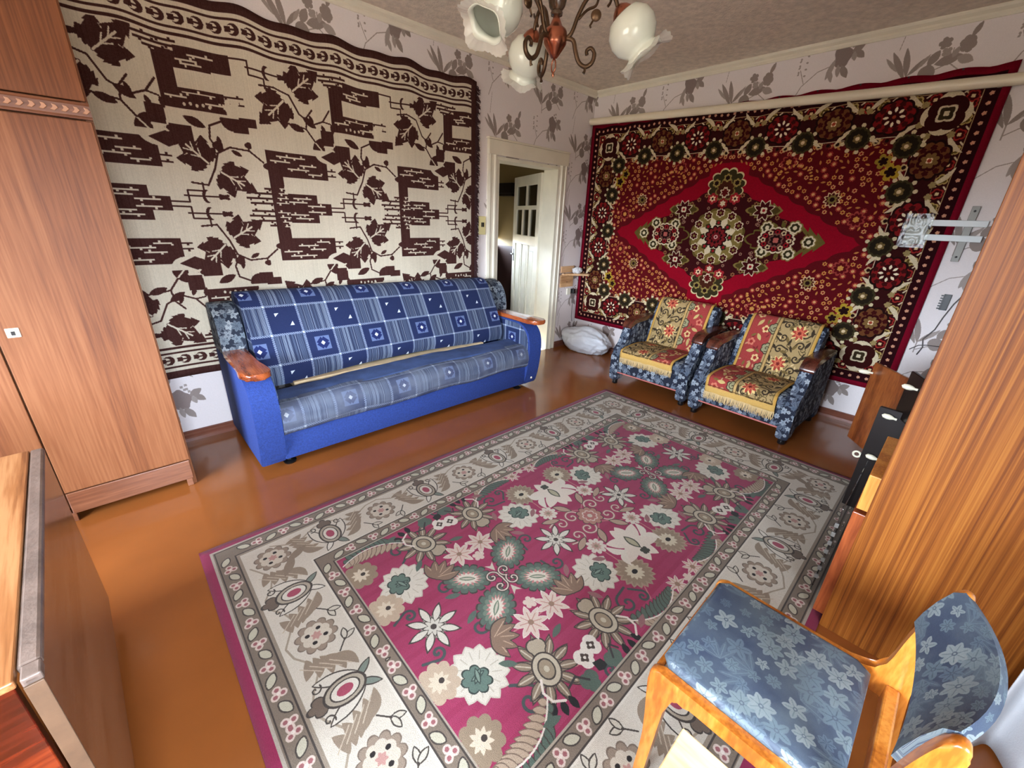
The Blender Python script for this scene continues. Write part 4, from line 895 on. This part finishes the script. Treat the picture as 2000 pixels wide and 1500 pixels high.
for x in (-3.70,-1.70):
    for y in (-.70,-.12):
        bm=B(); lathe(bm,[(0,0),(.035,0),(.038,.012),(.028,.018),(.018,.024),(.016,.056)],(x,y,0),(0,0,1),18); put('foot',bm,M['black'],sf,True,40)
bm=B(); lathe(bm,[(0,.008),(.008,.006),(.011,0)],(-1.592,-.780,.105),(0,-1,0),12); put('button',bm,M['knob'],sf,True)
# ---------------------------------------------------------------- two armchairs (built once at their own origin, front towards -x) and the throws
def armchair(label):
    t=thing('armchair',label,'armchair',(0,0,0),0,'blue floral armchairs',False)
    ap=curve([(.012,.05),(.0,.16),(.0,.30),(.03,.36),(.085,.41),(.125,.48),(.16,.555),(.22,.592)],4)+[(.70,.605),(.74,.60),(.74,.05),(.66,.05),(.63,.13),(.14,.13),(.10,.05)]
    for s in (-1,1):
        y0,y1=(.300,.385) if s>0 else (-.385,-.300)
        bm=B(); prism(bm,ap,'Y',y0,y1,.014,2); ob=put('arm',bm,M['flor'],t,True,50); boxuv(ob.data,.34,.34)
        cp=curve([(.135,.555),(.15,.592),(.18,.615),(.25,.632),(.45,.636),(.69,.628)],4)+[(.69,.598),(.23,.596),(.175,.570),(.15,.545)]
        bm=B(); prism(bm,cp,'Y',y0-.004,y1+.004,.008,2); put('armrest',bm,M['darkw'],t,True,50)
        for x in (.055,.70):
            bm=B(); lathe(bm,[(0,0),(.022,0),(.026,.006),(.024,.030),(.030,.036),(.030,.052)],(x,(y0+y1)/2,0),(0,0,1),14); put('foot',bm,M['black'],t,True,40)
    bm=B(); box(bm,.012,-.305,.135,.64,.305,.27,.01); ob=put('seat_base',bm,M['flor'],t); boxuv(ob.data,.34,.34)
    bm=B(); tube(bm,[(.010,-.31+.62*k/12,.133) for k in range(13)],.006,6); put('piping',bm,M['pink'],t)
    cu=curve([(.05,.265),(.015,.275),(.005,.31),(.02,.345),(.08,.365),(.3,.372),(.56,.355)],4)+[(.58,.265)]
    bm=B(); prism(bm,cu,'Y',-.300,.300,.02,2); ob=put('seat_cushion',bm,M['flor'],t,True,50); boxuv(ob.data,.34,.34)
    bp=curve([(.46,.34),(.475,.42),(.53,.58),(.585,.72),(.62,.775),(.67,.79),(.71,.77),(.73,.70)],4)+[(.73,.30),(.50,.28)]
    bm=B(); prism(bm,bp,'Y',-.297,.297,.025,3); ob=put('backrest',bm,M['flor'],t,True,50); boxuv(ob.data,.34,.34)
    return t
A1=(-.872,-1.55,0); A2=(-.93,-2.375,0); R1,R2=math.radians(1.0),math.radians(-2.0)
a=armchair('blue floral armchair under a gold throw, closer to the doorway'); a.location=A1; a.rotation_euler.z=R1
copy_thing(a,A2,R2,'blue floral armchair under a fringed red and gold throw, closer to the wall unit')
def throw(label,front,off,flip,loc,rz,fr):
    base=[(-.012,.372-front)] if front>.05 else [(-.010,.345)]
    path=curve(base+[(-.012,.33),(.012,.366),(.08,.380),(.3,.388),(.44,.372),(.462,.40),(.515,.585),(.572,.73),(.615,.79),(.665,.806),(.722,.784),(.745,.70)],6)
    L=[0]
    for p,q in zip(path[:-1],path[1:]): L.append(L[-1]+math.hypot(p[0]-q[0],p[1]-q[1]))
    n=len(path)-1
    def f(u,v):
        x,z=path[int(round(v*n))]; y=(u-.5)*.52+off; e=.004*noise.noise(Vector((u*4,v*9,off*9)))+.003*math.sin(v*22+u*5)
        return (x-abs(e)*.8,y+.01*math.sin(v*7),z+abs(e)*.9)
    g=grid(22,n,f,lambda u,v:((1-u) if flip else u,L[int(round(v*n))]/1.36))
    t=tag(put('throw',g,M['throw']),label,'throw'); t.location=loc; t.rotation_euler.z=rz
    so=t.modifiers.new('cloth','SOLIDIFY'); so.thickness=.006; so.offset=0
    bm=B(); r=random.Random(int(off*100)+3); z0=path[0][1]
    for k in range(120):
        y=off-.26+.52*k/119; d=r.uniform(.045,.06)*fr; tube(bm,[(-.014,y,z0+.006),(-.018-.004*r.random(),y+r.uniform(-.004,.004),z0-d*.5),(-.016,y+r.uniform(-.006,.006),z0-d)],[.0028,.0026,.0012],4,False)
    q=put('fringe',bm,M['gold'],t); q['kind']='stuff'; return t
t1=throw('gold throw with red roses over the armchair closer to the doorway',.075,.02,True,A1,R1,1.0)
t2=throw('fringed red and gold throw over the armchair closer to the wall unit',.13,.0,False,A2,R2,1.1)
# ---------------------------------------------------------------- white sack in the corner
me=bpy.data.meshes.new('sack'); bm=B(); bmesh.ops.create_icosphere(bm,subdivisions=5,radius=1)
for v in bm.verts:
    p=v.co.copy(); z=p.z
    r=1.04+.14*noise.noise(p*1.6)-.16*abs(noise.noise(p*2.6+Vector((2,0,0))))-.09*abs(noise.noise(p*5+Vector((0,3,0))))-.05*abs(noise.noise(p*11))
    q=Vector((p.x*.18*r,p.y*.35*r,(.14+z*.175*r)))
    if z>.55: q.x*=1-.5*(z-.55); q.y*=1-.4*(z-.55)
    v.co=q+Vector((-.205,-.345,0)); 
    if v.co.z<.004: v.co.z=.004
    v.co.x=min(v.co.x,-.027); v.co.y=min(v.co.y,-.028)
tag(put('sack',bm,M['bag'],None,True),'crumpled white plastic sack on the floor in the room corner','sack')
# ---------------------------------------------------------------- corner shelf, lace, plug
sh=thing('wall_shelf','small light wooden shelf on the wall in the corner beside the door','shelf',(-.2,-.01,.9))
bm=B(); box(bm,-.365,-.018,.74,-.13,0,.885,.004); box(bm,-.365,-.018,.91,-.13,0,.985,.004); put('back_board',bm,M['shelfw'],sh)
bm=B(); prism(bm,[(-.36,-.018),(-.35,-.05),(-.10,-.22),(-.045,-.20),(-.032,-.018)],'Z',.885,.905,.003); put('shelf_board',bm,M['shelfw'],sh)
bm=B(); lathe(bm,[(0,.003),(.005,.002),(.006,0)],(-.25,-.018,.80),(0,-1,0),8); put('screw',bm,M['dark'],sh)
bm=B(); bmesh.ops.create_icosphere(bm,subdivisions=4,radius=1)
for v in bm.verts:
    p=v.co.copy(); r=1+.35*noise.noise(p*3)+.2*noise.noise(p*8); v.co=Vector((p.x*.07*r-.165,p.y*.045*r-.095,.94+p.z*.036*r)); v.co.z=max(v.co.z,.906); v.co.y=min(v.co.y,-.022)
tag(put('lace_doily',bm,M['lace'],None,True),'crumpled white lace doily lying on the small corner shelf','doily')
pg=thing('wall_socket','white wall socket with a black plug below the corner shelf','socket',(-.14,-.01,.68))
bm=B(); box(bm,-.225,-.016,.64,-.155,0,.72,.006); put('plate',bm,M['white'],pg)
bm=B(); box(bm,-.15,-.055,.655,-.105,0,.71,.008); pl=put('plug',bm,M['black'],pg)
bm=B(); tube(bm,[(-.128,-.04,.655),(-.13,-.04,.60),(-.12,-.03,.5),(-.11,-.025,.36),(-.10,-.03,.3)],.0035,6); put('cord',bm,M['cable'],pl)
# ---------------------------------------------------------------- light switch
sw=thing('light_switch','yellowed plastic wall switch between the tapestry and the door frame','switch',(-1.575,-.01,1.43))
bm=B(); box(bm,-1.618,-.014,1.335,-1.532,0,1.50,.006); put('plate',bm,M['cream'],sw)
for x in (-1.583,-1.565):
    bm=B(); box(bm,x-.006,-.020,1.405,x+.006,-.012,1.445,.002); put('rocker',bm,M['black'],sw)
# ---------------------------------------------------------------- wall bracket with a film-wrapped plate
br=thing('wall_bracket','white metal two-arm wall bracket with film-wrapped plate over the red carpet edge','bracket',(-.03,-3.15,1.5))
bm=B(); box(bm,-.022,-3.235,1.33,-.010,-3.195,1.68,.002); put('wall_plate',bm,M['grey'],br)
for z in (1.572,1.478):
    bm=B(); box(bm,-.034,-3.30,z-.02,-.022,-2.97,z+.02,.002); put('arm',bm,M['metal'],br)
for z in (1.36,1.65): 
    bm=B(); lathe(bm,[(0,.003),(.006,.002),(.007,0)],(-.022,-3.215,z),(-1,0,0),8); put('screw',bm,M['dark'],br)
bm=B(); box(bm,-.050,-3.02,1.43,-.034,-2.91,1.60,.004); pk=put('packed_plate',bm,M['grey'],br)
g=grid(24,30,lambda u,v:(-.058-.006*abs(noise.noise(Vector((u*5,v*5,1)))+.3*noise.noise(Vector((u*13,v*12,5)))),-2.885-u*.15,1.405+v*.225)); put('film',g,M['film'],pk)
# cable, strip and clip on the wall at the right
bm=B(); tube(bm,[(-.008,-3.22,.66),(-.008,-3.235,.72),(-.008,-3.22,.78),(-.008,-3.26,.86),(-.008,-3.275,.95),(-.008,-3.30,1.05),(-.008,-3.34,1.15)],.004,6); tube(bm,[(-.008,-3.17,.69),(-.01,-3.21,.73),(-.01,-3.25,.74),(-.01,-3.32,.745)],.0035,6)
tag(put('cable',bm,M['cable'],None,True),'thin grey cable hanging on the bare wall beside the red carpet','cable')
bm=B(); box(bm,-.014,-3.275,1.0,0,-3.235,1.11,.002)
for k in range(6): box(bm,-.018,-3.245,1.005+k*.018,-.004,-3.222,1.013+k*.018,.001)
tag(put('terminal_strip',bm,M['black']),'small black terminal strip on the wall right of the red carpet','strip')
# ---------------------------------------------------------------- wall unit on the window side
un=thing('wall_unit','honey wood wall unit seen from its end panel, small doors standing ajar','wall unit',(-1.3,-3.7,0))
PX=-2.48; UF=-3.305
bm=B(); box(bm,PX,WYI+.01,0,PX+.020,UF,2.28,.002); put('side_panel',bm,M['honey'],un)
bm=B(); box(bm,PX+.022,WYI+.01,.05,-1.95,-3.335,2.27); box(bm,-1.945,WYI+.01,.05,-.10,-3.335,.62); put('carcass',bm,M['dark'],un)
bm=B(); box(bm,PX+.03,-3.333,.545,-2.0,-3.272,.690,.003); put('drawer',bm,M['orange'],un)
bm=B(); box(bm,PX+.03,-3.333,.03,-2.0,-3.268,.528,.003); put('lower_door',bm,M['redbr'],un)
def swing(name,x0,y0,x1,y1,z0,z1,m,th=.018):
    d=Vector((x1-x0,y1-y0,0)); n=Vector((-d.y,d.x,0)).normalized()*th/2; bm=B()
    prism(bm,[(x0+n.x,y0+n.y),(x1+n.x,y1+n.y),(x1-n.x,y1-n.y),(x0-n.x,y0-n.y)],'Z',z0,z1,.003,1); return put(name,bm,m,un)
def knob(parent,x,y,z,d,L=.06):
    bm=B(); lathe(bm,[(.006,-.012),(.006,0),(.012,.012),(.014,L*.5),(.011,L*.85),(0,L)],(x,y,z),d,14); put('knob',bm,M['knob'],parent,True)
d1=swing('door',-1.30,-3.31,-1.0,-3.085,.255,.765,M['brownb']); knob(d1,-1.02,-3.075,.70,(-.2,1,0))
bm=B(); box(bm,-1.30,-3.29,.36,-1.26,-3.22,.50,.004); put('lock',bm,M['grey'],d1)
d2=swing('door',-1.52,-3.345,-1.50,-3.195,.05,.66,M['dark']); knob(d2,-1.53,-3.262,.62,(0,1,.1),.05); knob(d2,-1.53,-3.262,.38,(0,1,.1),.05)
d3=swing('door',-1.62,-3.34,-1.45,-3.262,.62,.86,M['dark']); knob(d3,-1.56,-3.290,.80,(0,1,.1),.05)
bm=B(); box(bm,-2.34,-3.240,.03,-1.78,-3.235,.46,.001); gp=tag(put('glass_pane',bm,M['glass']),'clear glass pane standing on edge beside the wall unit fronts','pane')
gp.rotation_euler=(0,0,0)
for k in range(7): 
    bm=B(); box(bm,-2.343,-3.2445,.10+k*.045,-2.335,-3.2305,.120+k*.045,.001); put('edge_strip',bm,M['grey'],gp)
bm=B(); tor=[( -1.46,-3.175+.016*math.cos(k*PI/8),.345+.016*math.sin(k*PI/8)) for k in range(17)]; tube(bm,tor,.0055,6,False); tube(bm,[(-1.46,-3.19,.345),(-1.48,-3.215,.34)],.004,6); put('pull_ring',bm,M['knob'],d2)
# ---------------------------------------------------------------- dining chair (bottom right)
ch=thing('dining_chair','honey wooden chair with blue floral seat standing at the rug corner','chair',(-3.27,-3.25,0))
def pad(name,x0,y0,x1,y1,z0,z1,m,parent,nx=14):
    bm=B(); box(bm,x0,y0,z0,x1,y1,z1,.016,3); ob=put(name,bm,m,parent,True,60); boxuv(ob.data,.42,.42); return ob
bm=B(); 
g=[(-3.462,-3.075),(-3.44,-3.052),(-3.10,-3.052),(-3.078,-3.075),(-3.078,-3.40),(-3.10,-3.43),(-3.44,-3.43),(-3.462,-3.40)]
prism(bm,g,'Z',.438,.470,.014,3); ob=put('seat',bm,M['florc'],ch,True,50); boxuv(ob.data,.42,.42)
for s,(xa,xb) in ((-1,(-3.488,-3.462)),(1,(-3.078,-3.052))):
    bm=B(); # side frame: rail with rounded corner into the front leg, back leg rising into the post (outline in y,z)
    o_=curve([(-3.055,.0),(-3.058,.2),(-3.040,.40),(-3.046,.440),(-3.07,.448)],3)+curve([(-3.30,.448),(-3.42,.456),(-3.447,.50),(-3.458,.60),(-3.472,.69),(-3.488,.758),(-3.502,.776),(-3.516,.770),(-3.518,.74),(-3.512,.66),(-3.506,.55),(-3.506,.46),(-3.512,.40),(-3.540,.2),(-3.575,.0)],3)+[(-3.545,0)]+curve([(-3.515,.18),(-3.484,.36),(-3.46,.395),(-3.42,.405)],3)+curve([(-3.16,.405),(-3.12,.398),(-3.098,.37),(-3.090,.2),(-3.083,0)],3)
    prism(bm,o_,'X',xa,xb,.006,2); put('side_frame',bm,M['chairw'],ch,True,50)
bm=B(); box(bm,-3.462,-3.062,.40,-3.078,-3.044,.438,.004); put('front_rail',bm,M['chairw'],ch)
bm=B(); box(bm,-3.462,-3.490,.39,-3.078,-3.462,.444,.005); put('rear_rail',bm,M['chairw'],ch)
nb=16
def backf(u,v): # curved back pad, closed outline swept along x
    pr_=[(-3.454,.645),(-3.459,.68),(-3.470,.725),(-3.484,.764),(-3.500,.776),(-3.514,.768),(-3.510,.73),(-3.494,.66),(-3.476,.636),(-3.454,.645)]
    i=int(round(v*9)); y,z=pr_[i]; x=-3.462+u*(.392); b_=4*u*(1-u); return (x,y-(.010+.035*(z-.63)/.14)*b_,z)
g=grid(nb,9,backf,lambda u,v:(u*.41/.42+.3,v*.42/.42)); gb=B(); gb.from_mesh(g); bmesh.ops.remove_doubles(gb,verts=gb.verts[:],dist=1e-5); bmesh.ops.holes_fill(gb,edges=[e for e in gb.edges if e.is_boundary],sides=0); ob=put('back_pad',gb,M['florc'],ch,True,60)
# ---------------------------------------------------------------- pine stool corner
sl=thing('stool','pale pine stool with square top beside the blue floral chair','stool',(-3.71,-3.33,0))
bm=B(); box(bm,-3.87,-3.49,.395,-3.542,-3.158,.42,.003); put('stool_top',bm,M['pine'],sl)
for x in (-3.84,-3.572):
    for y in (-3.46,-3.188):
        bm=B(); box(bm,x-.018,y-.018,0,x+.018,y+.018,.395,.003); put('leg',bm,M['pine'],sl)
# ---------------------------------------------------------------- white curtain gathered at the window's edge
def curf(u,v):
    a=.028*math.sin(u*2*PI*8-1.2)+.008*noise.noise(Vector((u*9,v*4,2))); e=.012+v*2.45
    if u<.4: return (-2.61+a*1.3-.03*(1-v)*math.sin(u*12),-3.735-.33*u/.4,e)
    return (-2.60-.95*(u-.4)/.6,-4.065+a*.8*min(1,(u-.4)*9)+.0*v,e)  # unseen run along the rear wall, added to shade the end panel
cu=tag(put('curtain',grid(170,30,curf),M['curt']),'white curtain gathered beside the wall unit end panel','curtain'); so=cu.modifiers.new('cloth','SOLIDIFY'); so.thickness=.003
# ---------------------------------------------------------------- chandelier
hc=Vector((-2.79,-1.93,2.15))
cl=thing('chandelier','three-arm bronze and copper chandelier with opal glass shades','chandelier',tuple(hc))
bm=B(); lathe(bm,[(0,-.065),(.012,-.062),(.020,-.052),(.036,-.030),(.043,-.020),(.045,-.014),(.045,.018),(.040,.028),(.026,.038),(.020,.050),(.014,.062),(.012,.070)],hc,(0,0,1),28); put('hub',bm,M['copper'],cl,True,50)
bm=B(); lathe(bm,[(.012,.068),(.022,.072),(.024,.080),(.020,.086),(.030,.098),(.038,.125),(.040,.150),(.034,.180),(.020,.205),(.014,.215)],hc,(0,0,1),28); put('vase',bm,M['brown_brass'],cl,True,50)
bm=B(); lathe(bm,[(.008,.21),(.008,.585),(.06,.590),(.055,.615),(.03,.634),(.0,.635)],hc,(0,0,1),24); put('stem',bm,M['bronze'],cl,True,50)
bm=B(); tube(bm,[hc+Vector((0,.011*math.sin(k*PI/8),-.088+.022*math.cos(k*PI/8))) for k in range(17)],.003,6,False); lathe(bm,[(0,-.128),(.006,-.118),(.003,-.108)],hc,(0,0,1),10); put('finial',bm,M['copper'],cl,True)
dirs=[math.atan2(-.228,.194),math.atan2(.245,.108),math.radians(178)]
def arm(t):
    c,s=math.cos(t),math.sin(t); P=lambda r,z:hc+Vector((c*r,s*r,z))
    bm=B()
    tube(bm,[P(r,z) for r,z in curve([(.040,.0),(.062,.018),(.084,.075),(.112,.122),(.150,.148),(.185,.146),(.214,.124),(.230,.092)],5)],[.009]+[.0078]*35,8)
    tube(bm,[P(r,z) for r,z in curve([(.040,.002),(.070,-.006),(.082,-.04),(.098,-.075),(.125,-.090),(.150,-.076),(.156,-.048),(.142,-.030),(.126,-.038),(.128,-.052)],4)],[.0085]*25+[.007]*12,8)
    tube(bm,[P(.125,-.088),P(.124,-.105),P(.120,-.112)],[.006,.005,.007],6)
    tube(bm,[P(r,z) for r,z in curve([(.085,.06),(.115,.088),(.145,.10),(.155,.125),(.160,.150)],4)],.005,6)
    tube(bm,[P(r,z) for r,z in curve([(.198,.138),(.200,.113),(.190,.098)],4)],.005,6); tube(bm,[P(r,z) for r,z in ((.212,.128),(.236,.146),(.244,.158))],[.006,.005,.003],6)
    lathe(bm,[(0,.006),(.016,.005),(.020,0),(.016,-.005),(0,-.006)],P(.150,.072),(-s,c,0),16)
    tube(bm,[P(.140,.056),P(.130,.040),P(.134,.034)],.004,6)
    put('arm',bm,M['bronze'],cl,True,60)
    ax=Vector((c*.62,s*.62,-.78)).normalized(); o_=P(.236,.092)
    bm=B(); lathe(bm,[(.0,-.012),(.014,-.010),(.030,.004),(.040,.020),(.043,.032),(.040,.034)],o_,ax,22); put('holder',bm,M['copper'],cl,True,50)
    def ruf(i,t_,r,z):
        k=max(0,i-6)/4; n=.5+.5*math.sin(t_*5+.6); return r*(1+.10*k*k*(n-.3)+.035*k*math.sin(t_*30)),z+.010*k*math.sin(t_*5+2)+.010*k*math.sin(t_*3)
    pr_=[(.034,.018),(.062,.030),(.084,.060),(.090,.094),(.082,.126),(.066,.146),(.057,.156),(.058,.166),(.068,.176),(.084,.184),(.098,.188)]
    bm=B(); lathe(bm,pr_[:9],o_,ax,60,ruf); sd=put('shade',bm,M['opal'],cl,True); so=sd.modifiers.new('wall','SOLIDIFY'); so.thickness=.0025
    bm=B(); lathe(bm,pr_[8:],o_,ax,90,lambda i,t_,r,z:ruf(i+8,t_,r,z)); put('rim',bm,M['frost'],sd,True)
for t in dirs: arm(t)
for ob in bpy.data.objects:
    if '_w' in ob: del ob['_w']
